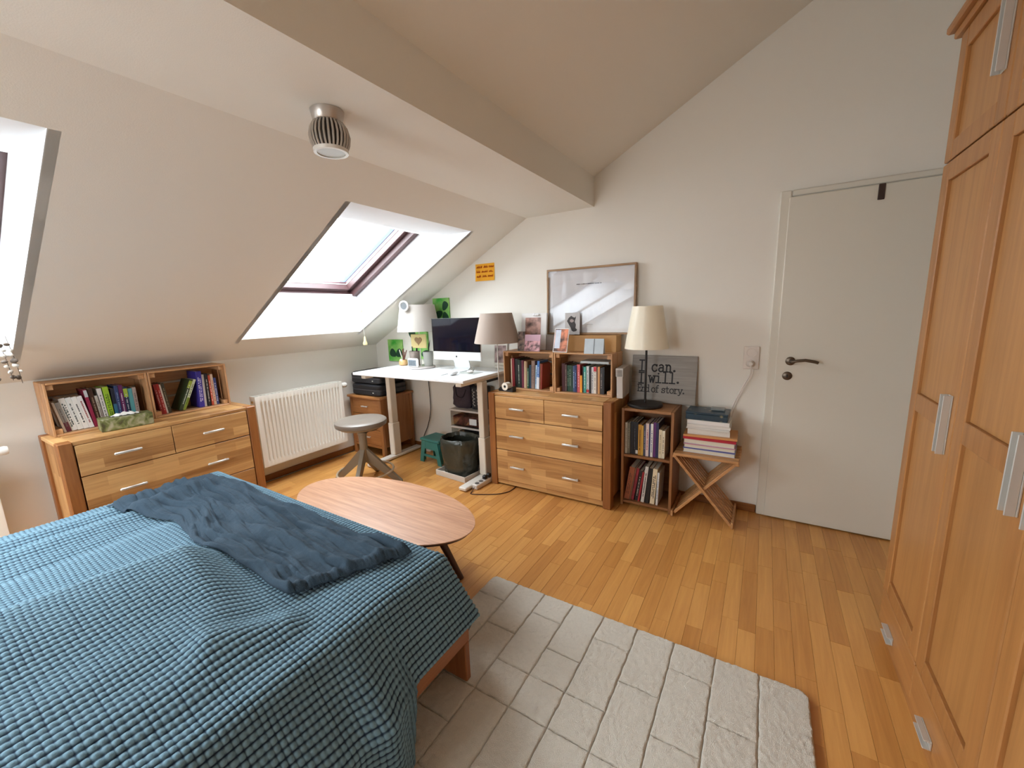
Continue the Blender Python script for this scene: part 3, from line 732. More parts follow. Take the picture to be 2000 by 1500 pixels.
# ================================================================== LOW BOOKCASE
bc = thing('low_bookcase', 'low two-shelf wooden bookcase between dresser and folding stool', 'bookcase', (2.955, -.165, 0), 0)
bw, bd, bh, bt = .345, .285, .715, .018
for a in (-bw / 2, bw / 2 - bt): box(a, -bd / 2, 0, a + bt, bd / 2, bh, .002).build('side_panel', SH_Z, bc)
for z_ in (.02, .365, bh - bt): box(-bw / 2 + bt + .0005, -bd / 2 + .001, z_, bw / 2 - bt - .0005, bd / 2, z_ + bt, .002).build('shelf', SH_X, bc)
box(-bw / 2 + bt, bd / 2 - .008, .04, bw / 2 - bt, bd / 2 - .002, bh - .02).build('back_panel', SH_X, bc)
bx0 = 2.955 - bw / 2 + bt + .003
book_row('upper shelf of low bookcase', 'books in the low bookcase', (bx0, -.165, .3835), 0, [
    ('cream grey', (176, 164, 144), .016, .225, .17, 0, (120, 110, 96)), ('olive grey', (110, 106, 88), .018, .225, .17, 0, (160, 156, 140)), ('black', (24, 24, 28), .022, .235, .17, 0, None),
    ('black slim', (32, 32, 36), .014, .235, .17, 0, (90, 90, 96)), ('black with white foot', (28, 26, 30), .016, .235, .17, 0, None, (.03, .14, (210, 206, 200))), ('mustard yellow', (190, 140, 50), .024, .22, .16, 0, (70, 50, 20)),
    ('golden slim', (206, 164, 70), .011, .215, .16, 0, None), ('slate blue', (66, 70, 92), .015, .225, .16, 0, (150, 150, 170)), ('white and pink', (226, 206, 200), .02, .235, .17, 0, (170, 60, 90)),
    ('navy slim', (44, 58, 110), .009, .23, .17, 0, None), ('white blue-lettered', (228, 228, 226), .017, .235, .17, 0, (70, 90, 150)), ('violet', (98, 44, 110), .017, .245, .17, 0, None), ('dark blue', (40, 44, 84), .018, .245, .17, 0, None),
    ('short cream', (226, 214, 180), .02, .2, .15, 0, (150, 140, 110)), ('short ivory', (230, 222, 196), .019, .195, .15, 0, (120, 110, 90))], .24, -.125)
book_row('lower shelf of low bookcase', 'books in the low bookcase', (bx0, -.165, .0385), 0, [
    ('rust brown', (150, 84, 54), .036, .25, .18, 9, (90, 50, 36)), ('brown slim', (112, 78, 60), .010, .25, .18, 9, None), ('dark red', (142, 40, 52), .018, .245, .18, 9, (90, 26, 36)), ('black', (34, 32, 36), .022, .23, .17, 8, (170, 166, 160)),
    ('red slim', (160, 40, 50), .012, .225, .17, 8, None), ('white and black', (206, 202, 196), .022, .27, .18, 6, (50, 48, 50)), ('jet black', (22, 22, 24), .026, .262, .18, 5, None),
    ('cream large-lettered', (226, 210, 178), .030, .262, .18, 4, (50, 44, 40)), ('white slim', (222, 222, 220), .013, .24, .17, 2, (90, 110, 150))], .24, -.125)

# table lamp on the bookcase
SHADE = plain('cream_shade', (246, 238, 216), .35)
_sb = SHADE.node_tree.nodes['Principled BSDF']; _sb.inputs['Subsurface Weight'].default_value = 0.0
def shade_mesh(r0, r1, h, n=40, th=.002):
    return MB().lathe([(r0 - th, 0), (r0, 0), (r0, .004), (r1, h - .004), (r1, h), (r1 - th, h), (r0 - th, 0)], n)
tl_ = thing('table_lamp', 'table lamp with cream conical shade and black base on the low bookcase', 'lamp', (2.91, -.185, .7156))
MB().lathe([(.112, 0), (.118, .004), (.118, .014), (.112, .02), (.02, .024), (.0, .024)], 40).build('base', BLACK_MET, tl_, True)
MB().tube([(0, 0, .02), (0, 0, .43)], .0075, 12).build('pole', BLACK_MET, tl_, True)
s_ = shade_mesh(.145, .099, .285); s_.build('shade', SHADE, tl_, True, loc=(0, 0, .405))
MB().tube([(0, 0, .43), (0, 0, .46)], .016, 12).build('socket', BLACK, tl_, True)
rg = MB(); rg.tube([(.0, 0, .442), (.1, .0, .445), (.137, 0, .447)], .0016, 6); rg.tube([(.0, 0, .442), (-.06, .09, .445), (-.075, .113, .447)], .0016, 6); rg.tube([(.0, 0, .442), (-.06, -.09, .445), (-.075, -.113, .447)], .0016, 6)
rg.build('shade_ring', BLACK, tl_)

# ------------------------------------------------------------------ lettering in a typewriter face (strokes with slab serifs)
def arc(cx, cy, rx, ry, a0, a1, n=14): return [(cx + rx * math.cos(R(a0 + (a1 - a0) * i / n)), cy + ry * math.sin(R(a0 + (a1 - a0) * i / n))) for i in range(n + 1)]
X_ = .62     # x height
GL = {
 'I': [[(.3, 0), (.3, 1)], [(.08, 0), (.52, 0)], [(.08, 1), (.52, 1)]],
 'c': [arc(.31, .31, .25, .31, 40, 325), [(.5, .49), (.52, .62)]],
 'a': [arc(.27, .45, .19, .17, 150, 10), [(.46, .45), (.46, .06), (.5, 0), (.6, 0)], arc(.26, .18, .2, .18, 80, 300, 12) + [(.42, .08), (.46, .14)], [(.28, .36), (.46, .36)]],
 'n': [[(.13, 0), (.13, X_)], arc(.31, .4, .17, .22, 165, 0) + [(.48, 0)], [(.02, X_), (.13, X_)], [(.0, 0), (.26, 0)], [(.37, 0), (.61, 0)]],
 '.': 'dot',
 'w': [[(.06, X_), (.19, 0), (.31, .5), (.44, 0), (.56, X_)], [(-.02, X_), (.2, X_)], [(.42, X_), (.64, X_)]],
 'i': [[(.31, 0), (.31, X_), (.13, X_)], [(.08, 0), (.54, 0)], 'idot'],
 'l': [[(.31, 0), (.31, 1), (.12, 1)], [(.06, 0), (.56, 0)]],
 'E': [[(.13, 0), (.13, 1)], [(.02, 0), (.54, 0), (.56, .2)], [(.02, 1), (.53, 1), (.54, .82)], [(.13, .52), (.38, .52)], [(.38, .42), (.38, .62)]],
 'd': [arc(.27, .31, .22, .31, 0, 360, 22), [(.49, 0), (.49, 1), (.34, 1)], [(.49, 0), (.61, 0)]],
 'o': [arc(.31, .31, .25, .31, 0, 360, 24)],
 'f': [[(.24, 0), (.24, .8)] + arc(.38, .82, .14, .17, 180, 40, 8), [(.08, 0), (.42, 0)], [(.08, X_), (.46, X_)]],
 's': [[(.48, .5)] + arc(.3, .47, .18, .15, 20, 260, 12) + arc(.3, .16, .2, .16, 80, -160, 12), [(.49, .44), (.5, .62)], [(.1, .18), (.09, .0)]],
 't': [[(.24, .88), (.24, .16)] + arc(.37, .16, .13, .16, 180, 330, 8), [(.08, X_), (.46, X_)]],
 'r': [[(.2, 0), (.2, X_)], arc(.4, .38, .2, .24, 165, 60, 8), [(.06, X_), (.2, X_)], [(.06, 0), (.4, 0)]],
 'y': [[(.08, X_), (.32, 0)], [(.56, X_), (.28, -.16), (.16, -.25), (.06, -.22)], [(.0, X_), (.2, X_)], [(.44, X_), (.64, X_)]],
}
def letters(mb_, txt, x, z, size, adv=.66, th=.125, y=0.0, dy=-.0012, wide=1.0):
    for ch in txt:
        if ch == ' ': x += adv * .5 * size; continue
        g = GL[ch]
        def dot(cx, cz, r): mb_.prism([(x + size * wide * (cx + r * math.cos(t * math.pi / 8) / wide), z + size * (cz + r * math.sin(t * math.pi / 8))) for t in range(16)], 0, 1, Matrix(((1, 0, 0, 0), (0, 0, dy, y), (0, 1, 0, 0), (0, 0, 0, 1))))
        if g == 'dot': dot(.2, .1, .11); x += adv * .62 * size; continue
        for st in g:
            if st == 'idot': dot(.29, .86, .085); continue
            for (ax, az), (bx_, bz) in zip(st[:-1], st[1:]):
                dx, dz = (bx_ - ax), (bz - az); L = math.hypot(dx, dz) or 1e-6
                tt = th / 2; ex, ez = dx / L * tt * .7, dz / L * tt * .7; nx, nz = -dz / L * tt, dx / L * tt
                q = [(ax - ex - nx, az - ez - nz), (bx_ + ex - nx, bz + ez - nz), (bx_ + ex + nx, bz + ez + nz), (ax - ex + nx, az - ez + nz)]
                mb_.add([(x + a * size * wide, y + dy, z + b * size) for a, b in q] + [(x + a * size * wide, y, z + b * size) for a, b in q],
                        [(0, 1, 2, 3), (7, 6, 5, 4), (0, 4, 5, 1), (1, 5, 6, 2), (2, 6, 7, 3), (3, 7, 4, 0)])
        x += adv * size * wide
    return x
sg = thing('motto_sign', 'grey wooden board sign with black motto lettering behind the table lamp', 'sign', (2.995, -.052, .7156)); sg.rotation_euler = (R(-7), 0, 0)
GREYW = wood('grey_wood', (122, 112, 100), (164, 154, 142), 'x', None, .4)
box(-.222, -.006, 0, .222, .006, .34, .002).build('board', GREYW, sg)
INK = plain('letter_black', (30, 27, 26), .6)
lm = MB()
letters(lm, 'I', -.175, .225, .078, y=-.0062); letters(lm, 'can.', -.083, .225, .078, wide=.92, y=-.0062)
letters(lm, 'I', -.175, .135, .078, y=-.0062); letters(lm, 'will.', -.1, .145, .075, adv=.62, y=-.0062)
letters(lm, 'End of story.', -.176, .075, .05, adv=.56, th=.11, y=-.0062)
lm.build('lettering', INK, sg)

# folding slatted stool
fs = thing('folding_stool', 'wooden X-frame folding stool of slats carrying a stack of books', 'stool', (3.32, -.165, 0))
sl_y0 = -.15; ns = 8; pitch = .29 / (ns - 1)
xl, xr = -.185, .18
ST_A = wood('stand_slat', (180, 124, 74), (226, 178, 124), 'x', None, .5)
for j in range(ns):
    y_ = sl_y0 + pitch * j
    fw_ = (.018, .020) if j == 0 else (.008, .017)        # the front bars are the stout ones
    MB().bar((xl + .01, y_, .425), (xr - .012, y_, .022), *fw_, (0, 1, 0), .0015).build('leg_slat', ST_A, fs)
    MB().bar((xr - .005, y_ + .0205, .425), (xl + .012, y_ + .0205, .022), *fw_, (0, 1, 0), .0015).build('leg_slat', ST_A, fs)
for j in range(7):
    y_ = -.155 + j * .05
    box(xl, y_ - .0195, .437, xr + .012, y_ + .0195, .4545, .003).build('seat_slat', ST_A, fs)
box(xl - .006, -.16, .418, xl + .018, .16, .4365, .003).build('seat_rail', ST_A, fs); box(xr - .01, -.16, .418, xr + .014, .16, .4365, .003).build('seat_rail', ST_A, fs)
MB().bar((xr - .004, -.16, .022), (xr - .004, .16, .022), .014, .04, (0, 0, 1), .002).build('foot_rail', ST_A, fs)
MB().bar((xl + .002, -.16, .022), (xl + .002, .16, .022), .014, .04, (0, 0, 1), .002).build('foot_rail', ST_A, fs)
stack = [('white journal at the very bottom of the pile', (206, 206, 222), .30, .21, .024, 0, 0), ('blue-spined white journal second from the bottom of the pile', (84, 88, 150), .30, .21, .008, 0, 1),
 ('white exercise book third from the bottom of the pile', (222, 214, 220), .295, .21, .02, 1, 0), ('pink folder in the lower part of the pile', (206, 150, 160), .30, .215, .006, 1, 1), ('thick pale lilac volume in the middle of the pile', (204, 196, 214), .295, .21, .03, -1, 0),
 ('red folder above the lilac volume', (176, 26, 46), .305, .22, .018, 0, 1), ('tan folder above the red folder', (212, 150, 90), .31, .22, .012, 2, 1), ('white paperback resting on the tan folder', (226, 222, 214), .245, .17, .034, 3, 1),
 ('thin white book under the topmost white book', (218, 216, 210), .25, .18, .012, -1, 1), ('white book second from the top of the pile', (224, 220, 214), .25, .175, .02, 2, 1), ('white book just below the dark blue box', (230, 226, 222), .245, .17, .026, -1, 1)]
z_ = .4551
for lb, rgb, L, Wd, th, ang, pg in stack:
    flat_book(lb, (3.335 - (.0 if L > .28 else .012), -.175, z_), R(ang), L, Wd, th, rgb, 'books piled on the folding stool', page_side=not pg if False else (pg == 0))
    z_ += th + .0004
bb = thing('picture_box', 'dark blue patterned box on top of the pile of books', 'box', (3.312, -.17, z_), R(-1))
dm, dn, dl, dbb = new_mat('blue_box_print'); t1 = dn.new('ShaderNodeTexCoord'); v1 = dn.new('ShaderNodeTexVoronoi'); v1.inputs['Scale'].default_value = 22
r1 = dn.new('ShaderNodeValToRGB'); r1.color_ramp.elements[0].color = srgb(150, 140, 110); r1.color_ramp.elements[0].position = .12; r1.color_ramp.elements[1].color = srgb(34, 56, 70); r1.color_ramp.elements[1].position = .3
dl.new(t1.outputs['Object'], v1.inputs['Vector']); dl.new(v1.outputs['Distance'], r1.inputs[0]); dl.new(r1.outputs[0], dbb.inputs['Base Color']); dbb.inputs['Roughness'].default_value = .35
box(-.122, -.085, 0, .122, .085, .04, .003).build('body', dm, bb); box(-.124, -.087, .0405, .124, .087, .052, .002).build('lid', dm, bb)
z2 = z_ + .0525
tag(box(-.042, -.028, 0, .042, .028, .015, .004).build('small_case', plain('grey_case', (120, 124, 122), .35), loc=(3.368, -.15, z2 + .0003)), 'small grey metal case lying on the blue patterned box', 'case')

# ================================================================== DESK AND WHAT STANDS ON IT
DZ_ = .9
dk = thing('standing_desk', 'white height-adjustable desk with beige metal legs in the corner', 'desk', (0, 0, 0))
dx0, dx1, dy0, dy1 = .437, 1.708, -.70, -.012
box(dx0, dy0, DZ_ - .022, dx1, dy1, DZ_, .003).build('desktop', MDF_WHITE, dk)
for xa in (.495, 1.592):
    box(xa, -.40, .035, xa + .068, -.31, .36, .006).build('leg_outer_tube', LEG_METAL, dk)
    box(xa + .007, -.393, .3605, xa + .061, -.317, DZ_ - .06, .005).build('leg_inner_tube', LEG_METAL, dk)
    box(xa - .002, -.685, .006, xa + .072, -.04, .034, .006).build('foot', plain('desk_foot_white', (232, 226, 216), .4), dk)
    box(xa + .004, -.66, DZ_ - .058, xa + .06, -.05, DZ_ - .0225, .004).build('bracket', LEG_METAL, dk)
for ya in (-.44, -.29):
    box(.56, ya, DZ_ - .056, 1.594, ya + .03, DZ_ - .024, .003).build('crossbeam', LEG_METAL, dk)
box(.66, -.66, DZ_ - .04, .72, -.60, DZ_ - .0225, .004).build('control_box', BLACK, dk)
box(1.18, -.28, DZ_ - .09, 1.62, -.08, DZ_ - .06, .004).build('cable_tray', BLACK, dk)
# monitor
mo = thing('desktop_computer', 'silver all-in-one desktop computer with black screen on the white desk', 'computer', (1.319, -.285, DZ_ + .0005), R(0))
SIL = plain('computer_silver', (226, 229, 230), .3, metal=.35)
box(-.264, -.004, .093, .264, .012, .458, .005).build('housing', SIL, mo)
box(-.2635, -.0062, .168, .2635, -.0042, .4575, .0015).build('bezel', plain('screen_bezel', (12, 12, 16), .12), mo)
box(-.248, -.0072, .180, .248, -.0063, .446).build('screen', plain('screen_glass', (16, 16, 26), .06, var=.4, vscale=5), mo)
al = MB()
pts = [(.0, .0072)] + [(.0085 * math.cos(t) + .0, .0085 * math.sin(t)) for t in [R(50 - i * 14) for i in range(0, 6)]] + [(.0055, -.0088), (.002, -.0095), (0, -.0085), (-.002, -.0095), (-.0055, -.0088)] + [(-.0085 * math.cos(t), .0085 * math.sin(t)) for t in [R(-20 + i * 14) for i in range(0, 6)]]
MF = Matrix(((1, 0, 0, 0), (0, 0, -1, -.0041), (0, 1, 0, .128), (0, 0, 0, 1)))
al.prism([(a * .95, b) for a, b in pts], 0, .0006, MF)
al.prism([(.0005, .009), (.004, .0105), (.0045, .014), (.001, .0125)], 0, .0006, MF)
al.build('emblem', BLACK, mo)
st_ = MB()
st_.add([(-.095, -.01, .0), (.095, -.01, .0), (.095, -.004, 0), (-.095, -.004, 0)], [])
P = [(-.09, 0.0), (.02, .0), (.06, .02), (.055, .06), (.02, .13), (.014, .2)]
k_ = [(-.095, .0055), (.016, .0055), (.05, .022), (.045, .06), (.013, .128), (.012, .2)]
poly = P + k_[::-1]
st_ = MB(); st_.prism(poly, -.085, .085, Matrix(((0, 0, 1, 0), (1, 0, 0, .02), (0, 1, 0, 0), (0, 0, 0, 1))))
st_.build('stand', SIL, mo)
tag(box(-.145, -.045, 0, .145, .045, .008, .003).build('keyboard', plain('keyboard_white', (235, 236, 236), .4), loc=(1.22, -.51, DZ_ + .0005)), 'slim white keyboard lying on the desk in front of the computer', 'keyboard')
mo2 = MB().sphere((0, 0, .004), .03, 14, 8, (1, 1.75, .55)); m2 = mo2.build('mouse', plain('keyboard_white', (235, 236, 236), .4), smooth=True, loc=(1.44, -.49, DZ_ + .0132)); tag(m2, 'white computer mouse beside the keyboard on the desk', 'mouse')
# mouse sits on its belly: flatten
for v in m2.data.vertices: v.co.z = max(v.co.z, -.0125)
tag(box(-.09, -.065, 0, .09, .065, .0012).build('grey_mat', plain('felt_grey', (166, 168, 162), .9), loc=(1.50, -.345, DZ_ + .0006)), 'thin grey mat on the desk under the right side of the computer', 'mat')
ud = thing('white_ornament', 'small white bird-like ornament on the desk in front of the computer stand', 'ornament', (1.515, -.36, DZ_ + .0022), R(20))
MB().sphere((0, 0, .012), .02, 12, 8, (1.5, .7, .6)).build('body', plain('ceramic_white', (236, 232, 226), .3), ud, True)
MB().tube(smooth_pts([(.02, 0, .014), (.034, 0, .03), (.03, 0, .046), (.04, 0, .05)], 4), .004, 6).build('neck', plain('ceramic_grey', (120, 120, 112), .4), ud, True)
# lamps with grey shades
def grey_lamp(label, loc, pole_h, base_r, shade, shade_z, colour, pole_r=.005, own_base=None):
    t = thing('table_lamp' if base_r < .1 else 'floor_lamp', label, 'lamp', loc)
    if not own_base: MB().lathe([(base_r, 0), (base_r, .008), (base_r * .9, .014), (.012, .02), (0, .02)], 32).build('base', ALU_LIGHT, t, True)
    MB().tube([(0, 0, .018), (0, 0, pole_h)], pole_r, 10).build('pole', ALU, t, True)
    shade_mesh(*shade).build('shade', plain('linen_shade_%d' % colour[0], colour, .85, bump=.12, bscale=420), t, True, loc=(0, 0, shade_z))
    MB().tube([(0, 0, pole_h - .02), (0, 0, pole_h + .05)], .014, 10).build('socket', plain('socket_white', (226, 216, 206), .4), t, True)
    sr = MB(); zz = shade_z + shade[2] - .012
    for q in range(3):
        a = R(120 * q + 20); sr.tube([(0, 0, zz - .03), (shade[1] * .95 * math.cos(a), shade[1] * .95 * math.sin(a), zz)], .0015, 6)
    sr.build('shade_ring', ALU, t)
    return t
l1 = grey_lamp('lamp with pale linen shade and round ring clip at the left of the desk', (.845, -.24, DZ_ + .0005), .40, .07, (.196, .158, .24), .345, (186, 180, 172), own_base=True)
MB().lathe([(.118, 0), (.128, .004), (.13, .014), (.126, .018), (.0, .018)], 40).build('base', plain('lamp_stone', (190, 182, 178), .4, var=.15, vscale=14), l1, True)
rgm = MB(); rgm.tube([(.04 * math.cos(R(a)), 0, .04 * math.sin(R(a))) for a in range(0, 360, 15)], .0075, 10, True)
tr_ = thing('ring_light', 'round white ring light clipped to the top of the pale desk lamp shade', 'ring light', (.868, -.428, 1.475), R(15)); rgm.build('ring', plain('ring_white', (240, 240, 238), .35), tr_, True)
MB().lathe([(.031, 0), (.031, .006), (.0, .006)], 24, M=Matrix.Translation((0, .006, 0)) @ Mx).build('mirror', plain('mirror_grey', (96, 100, 102), .3), tr_, True)
MB().box(-.008, .006, -.03, .008, .022, .01, .002).build('clip', BLACK, tr_)
l2 = grey_lamp('floor lamp with taupe shade in the gap between desk and dresser', (1.7245, -.25, .0005), 1.22, .105, (.188, .131, .238), 1.15, (166, 150, 138), pole_r=.0045)
l2.children[0].scale = (1, 1, 1)
# canvases on the wall behind the desk
GREEN_M, gn, gl_, gb = new_mat('green_canvas')
gt = gn.new('ShaderNodeTexCoord'); gno = gn.new('ShaderNodeTexNoise'); gno.inputs['Scale'].default_value = 7; gno.inputs['Detail'].default_value = 3
grp = gn.new('ShaderNodeValToRGB'); grp.color_ramp.elements[0].position = .35; grp.color_ramp.elements[0].color = srgb(52, 168, 44); grp.color_ramp.elements[1].position = .68; grp.color_ramp.elements[1].color = srgb(176, 214, 128)
gl_.new(gt.outputs['Object'], gno.inputs['Vector']); gl_.new(gno.outputs['Fac'], grp.inputs[0]); gl_.new(grp.outputs[0], gb.inputs['Base Color']); gb.inputs['Roughness'].default_value = .6
LEAFG = plain('clover_dark', (14, 66, 40), .5, var=.3, vscale=20)
def leaf_poly(ang, L, wdt, c):
    out = []
    for i in range(13):
        t = i / 12 * math.pi
        r = L * (0.5 - 0.5 * math.cos(t)); wv = wdt * math.sin(t) ** .8 * (0.55 + .55 * (1 - math.cos(t)) / 2)
        out.append((r, wv))
    full = out + [(r, -wv) for r, wv in out[-2:0:-1]]
    ca, sa_ = math.cos(R(ang)), math.sin(R(ang))
    return [(c[0] + ca * a - sa_ * b, c[1] + sa_ * a + ca * b) for a, b in full][::-1]
def canvas(label, x0, x1, z0, z1, leaves, yb=-.001):
    t = thing('clover_canvas', label, 'painting', ((x0 + x1) / 2, yb, z0), 0, 'green clover canvases')
    wd_, h_ = x1 - x0, z1 - z0
    box(-wd_ / 2, -.018, 0, wd_ / 2, 0, h_, .002).build('canvas', GREEN_M, t)
    MFc = Matrix(((1, 0, 0, 0), (0, 0, -1, -.0182), (0, 1, 0, 0), (0, 0, 0, 1)))
    for (a, L, wv, cx_, cz_) in leaves: MB().prism(leaf_poly(a, L, wv, (cx_, cz_)), 0, .0006, MFc).build('clover_leaf', LEAFG, t)
    return t
canvas('small green clover canvas low on the wall at the left behind the desk', .158, .372, .915, 1.145, [(150, .1, .05, .01, .06), (30, .1, .05, .01, .06)])
canvas('green clover canvas partly hidden behind the heart plaque', .506, .735, .95, 1.235, [(100, .11, .055, -.08, .2), (0, .11, .05, .02, .05)])
canvas('upper green clover canvas above the computer', .835, 1.035, 1.335, 1.545, [(60, .09, .04, .03, .095), (205, .09, .04, .02, .08), (285, .1, .045, .04, .08)])
# tray with small things
TZ = DZ_ + .0188
ck = thing('digital_clock', 'white digital clock with grey display on the stone lamp base', 'clock', (.84, -.338, TZ), R(4))
box(-.062, -.014, .0, .062, .014, .082, .012).build('case', plain('clock_white', (242, 242, 240), .35), ck, True)
box(-.047, -.0155, .013, .047, -.0142, .069, .001).build('display', plain('lcd_grey', (104, 112, 118), .25), ck)
sgm = MB()
def seg(d_, x, z, s=.013, h=.017):
    on = {0: 'abcdef', 1: 'bc', 2: 'abged', 3: 'abgcd', 5: 'afgcd', 8: 'abcdefg'}[d_]
    g = {'a': (0, 2 * h, s, 2 * h), 'd': (0, 0, s, 0), 'g': (0, h, s, h), 'b': (s, h, s, 2 * h), 'c': (s, 0, s, h), 'e': (0, 0, 0, h), 'f': (0, h, 0, 2 * h)}
    for c_ in on:
        a, b, c2, e2 = g[c_]; sgm.box(x + min(a, c2) - .0012, -.0161, z + min(b, e2) - .0012, x + max(a, c2) + .0012, -.0156, z + max(b, e2) + .0012)
for d_, xx in ((0, -.036), (2, -.012), (5, .016)): seg(d_, xx, .024)
sgm.build('digits', plain('lcd_ink', (66, 72, 76), .4), ck)
# pots
wp = thing('wooden_pot', 'small wooden apple-shaped pot holding brushes on the desk', 'pot', (.525, -.16, DZ_ + .0005))
MB().lathe([(.03, 0), (.042, .008), (.046, .03), (.04, .05), (.03, .058), (.026, .056), (.0, .05)], 24).build('bowl', plain('turned_wood', (206, 164, 112), .4, var=.15), wp, True)
MB().sphere((.0, -.03, .05), .02, 12, 8, (1, .6, 1)).build('face', plain('pale_wood', (236, 220, 180), .4), wp, True)
BR = plain('brush_brown', (104, 58, 48), .5)
for q, (a, b, L) in enumerate(((-.03, .0, .125), (-.008, .01, .13), (.012, -.004, .14), (.03, .01, .12), (.02, .0, .1))):
    MB().tube([(a * .3, b * .3, .05), (a * 1.5, b, .05 + L * .85)], [.004, .0045], 6).build('brush', BR if q else plain('brush_white', (226, 216, 206), .5), wp, True)
mp_ = thing('metal_pen_cup', 'perforated grey metal pen cup on the stone lamp base', 'cup', (.775, -.247, TZ))
MB().lathe([(.044, 0), (.046, .002), (.05, .14), (.048, .14), (.044, .005), (0, .005)], 28).build('cup', plain('cup_metal', (150, 138, 130), .4, metal=.4, var=.4, vscale=60), mp_, True)
for a, b, c_ in ((.02, .01, .05), (-.02, .0, .04), (.0, -.02, .045), (.03, -.01, .03)):
    MB().tube([(a * .5, b * .5, .02), (a * 1.4, b * 1.4, .14 + c_)], .0045, 6).build('pen', BLACK, mp_, True)
gp = thing('grey_planter', 'grey ribbed planter with a dark leafy plant beside the computer', 'plant', (.92, -.22, TZ))
rb_ = MB().lathe([(.036, 0), (.04, .002)] + [(.04 + .007 * i / 10 + (.0012 if i % 2 else 0), .01 + .012 * i) for i in range(11)] + [(.048, .135), (.044, .135), (.042, .11), (0, .11)], 28)
rb_.build('pot', plain('planter_grey', (150, 150, 142), .6), gp, True)
LFM = plain('leaf_nearblack', (24, 26, 34), .5)
for a, L, t_ in ((20, .06, .5), (140, .055, .4), (250, .06, .5), (70, .14, 1.35), (320, .05, .6)):
    d_ = Vector((math.cos(R(a)) * math.cos(t_), math.sin(R(a)) * math.cos(t_), math.sin(t_)))
    p0 = Vector((0, 0, .118)); s2 = Vector((-math.sin(R(a)), math.cos(R(a)), 0)) * .014
    pts = [p0, p0 + d_ * L * .5 + s2, p0 + d_ * L + Vector((0, 0, -.012)), p0 + d_ * L * .5 - s2]
    up_ = Vector((0, 0, .002))
    MB().add([tuple(q) for q in pts] + [tuple(q + up_) for q in pts], [(3, 2, 1, 0), (4, 5, 6, 7), (0, 1, 5, 4), (1, 2, 6, 5), (2, 3, 7, 6), (3, 0, 4, 7)]).build('leaf', LFM, gp)
hp = thing('heart_plaque', 'pale wooden plaque with a heart hung on the left desk lamp pole', 'ornament', (.845, -.2515, DZ_ - .0), R(6))
MB().tube([(.009 * math.cos(R(a)), .0115 + .009 * math.sin(R(a)), .312) for a in range(0, 360, 30)], .0015, 6, True).build('loop', BLACK, hp, True)
box(-.088, -.006, .188, .088, .006, .318, .004).build('board', plain('plaque_wood', (206, 186, 128), .6, var=.14, vscale=12), hp)
hpoly = []
for i in range(24):
    t = i / 24 * 2 * math.pi
    hpoly.append((.0032 * 16 * math.sin(t) ** 3 * .82, .0032 * (13 * math.cos(t) - 5 * math.cos(2 * t) - 2 * math.cos(3 * t) - math.cos(4 * t)) * .82))
MB().prism(hpoly[::-1], 0, .004, Matrix(((1, 0, 0, 0), (0, 0, -1, -.0062), (0, 1, 0, .258), (0, 0, 0, 1)))).build('heart', plain('heart_brown', (142, 112, 78), .8, var=.4, vscale=70), hp)
# small photo leaning at right back of the desk
ph = thing('photo_card', 'small photo card in pale frame leaning on the wall behind the taupe lamp', 'photo', (1.60, -.03, DZ_ + .0005)); ph.rotation_euler = (R(-5), 0, 0)
box(-.07, -.004, .03, .075, .004, .235, .002).build('frame', plain('frame_cream', (222, 214, 202), .6), ph)
box(-.058, -.0052, .05, .063, -.0042, .205).build('print', plain('photo_mauve', (150, 126, 122), .5, var=.6, vscale=16), ph)
box(-.05, -.03, .0, .08, .003, .0295, .008).build('holder', plain('frame_cream', (222, 214, 202), .6), ph)

# ================================================================== ON THE CRATES: prints, cards
CT = LD + .3125
def easel(name, label, cat, loc, w_, h_, th, tiltd, fm, inner, im, rz=0, extra=None, margins=None):
    t = thing(name, label, cat, loc); t.rotation_euler = (R(-tiltd), 0, R(rz))
    box(-w_ / 2, -th / 2, .0006, w_ / 2, th / 2, h_, .0015).build('card' if cat == 'card' else 'frame', fm, t)
    if inner:
        l_, b_, r_, t_ = inner
        box(-w_ / 2 + l_, -th / 2 - .0012, b_, w_ / 2 - r_, -th / 2 - .0002, h_ - t_).build('print', im, t)
    return t
PAPERW = plain('paper_white', (232, 230, 228), .6)
# big poster frame
pf = thing('framed_poster', 'large landscape poster of crumpled white paper in a thin oak frame', 'picture', (2.437, -.0, 1.2055))
pf.rotation_euler = (R(-1.6), 0, R(0)); pf.location = (2.437, -.038, 1.2055)
FW, FH = .71, .508
OAKF = wood('frame_oak', (150, 112, 74), (190, 152, 110), 'x', None, .3); OAKFZ = wood('frame_oak_z', (150, 112, 74), (190, 152, 110), 'z', None, .3)
for a, b, c, d_, mm in ((-FW / 2, 0, FW / 2, .014, OAKF), (-FW / 2, FH - .014, FW / 2, FH, OAKF), (-FW / 2, .0145, -FW / 2 + .014, FH - .0145, OAKFZ), (FW / 2 - .014, .0145, FW / 2, FH - .0145, OAKFZ)):
    box(a, -.012, b, c, .012, d_, .0015).build('frame_rail', mm, pf)
nx_, nz_ = 90, 64
P = np.zeros((nx_, nz_, 3)); gx, gz = np.meshgrid(np.linspace(-FW / 2 + .0145, FW / 2 - .0145, nx_), np.linspace(.0145, FH - .0145, nz_), indexing='ij')
cr = np.abs(fnoise(gx * 7 + 3, gz * 2.2 + gx * 2, 3)) + np.abs(fnoise(gx * 3.3 - gz * 5 + 9, gz * 3, 2)) * .8
edge = np.minimum(np.minimum(gx + FW / 2 - .0145, FW / 2 - .0145 - gx), np.minimum(gz - .0145, FH - .0145 - gz)); edge = np.clip(edge / .03, 0, 1)
P[..., 0] = gx; P[..., 2] = gz; P[..., 1] = .004 - cr * .028 * edge
MB().grid(P[:, ::-1]).build('poster', plain('poster_paper', (226, 226, 230), .5), pf, True)
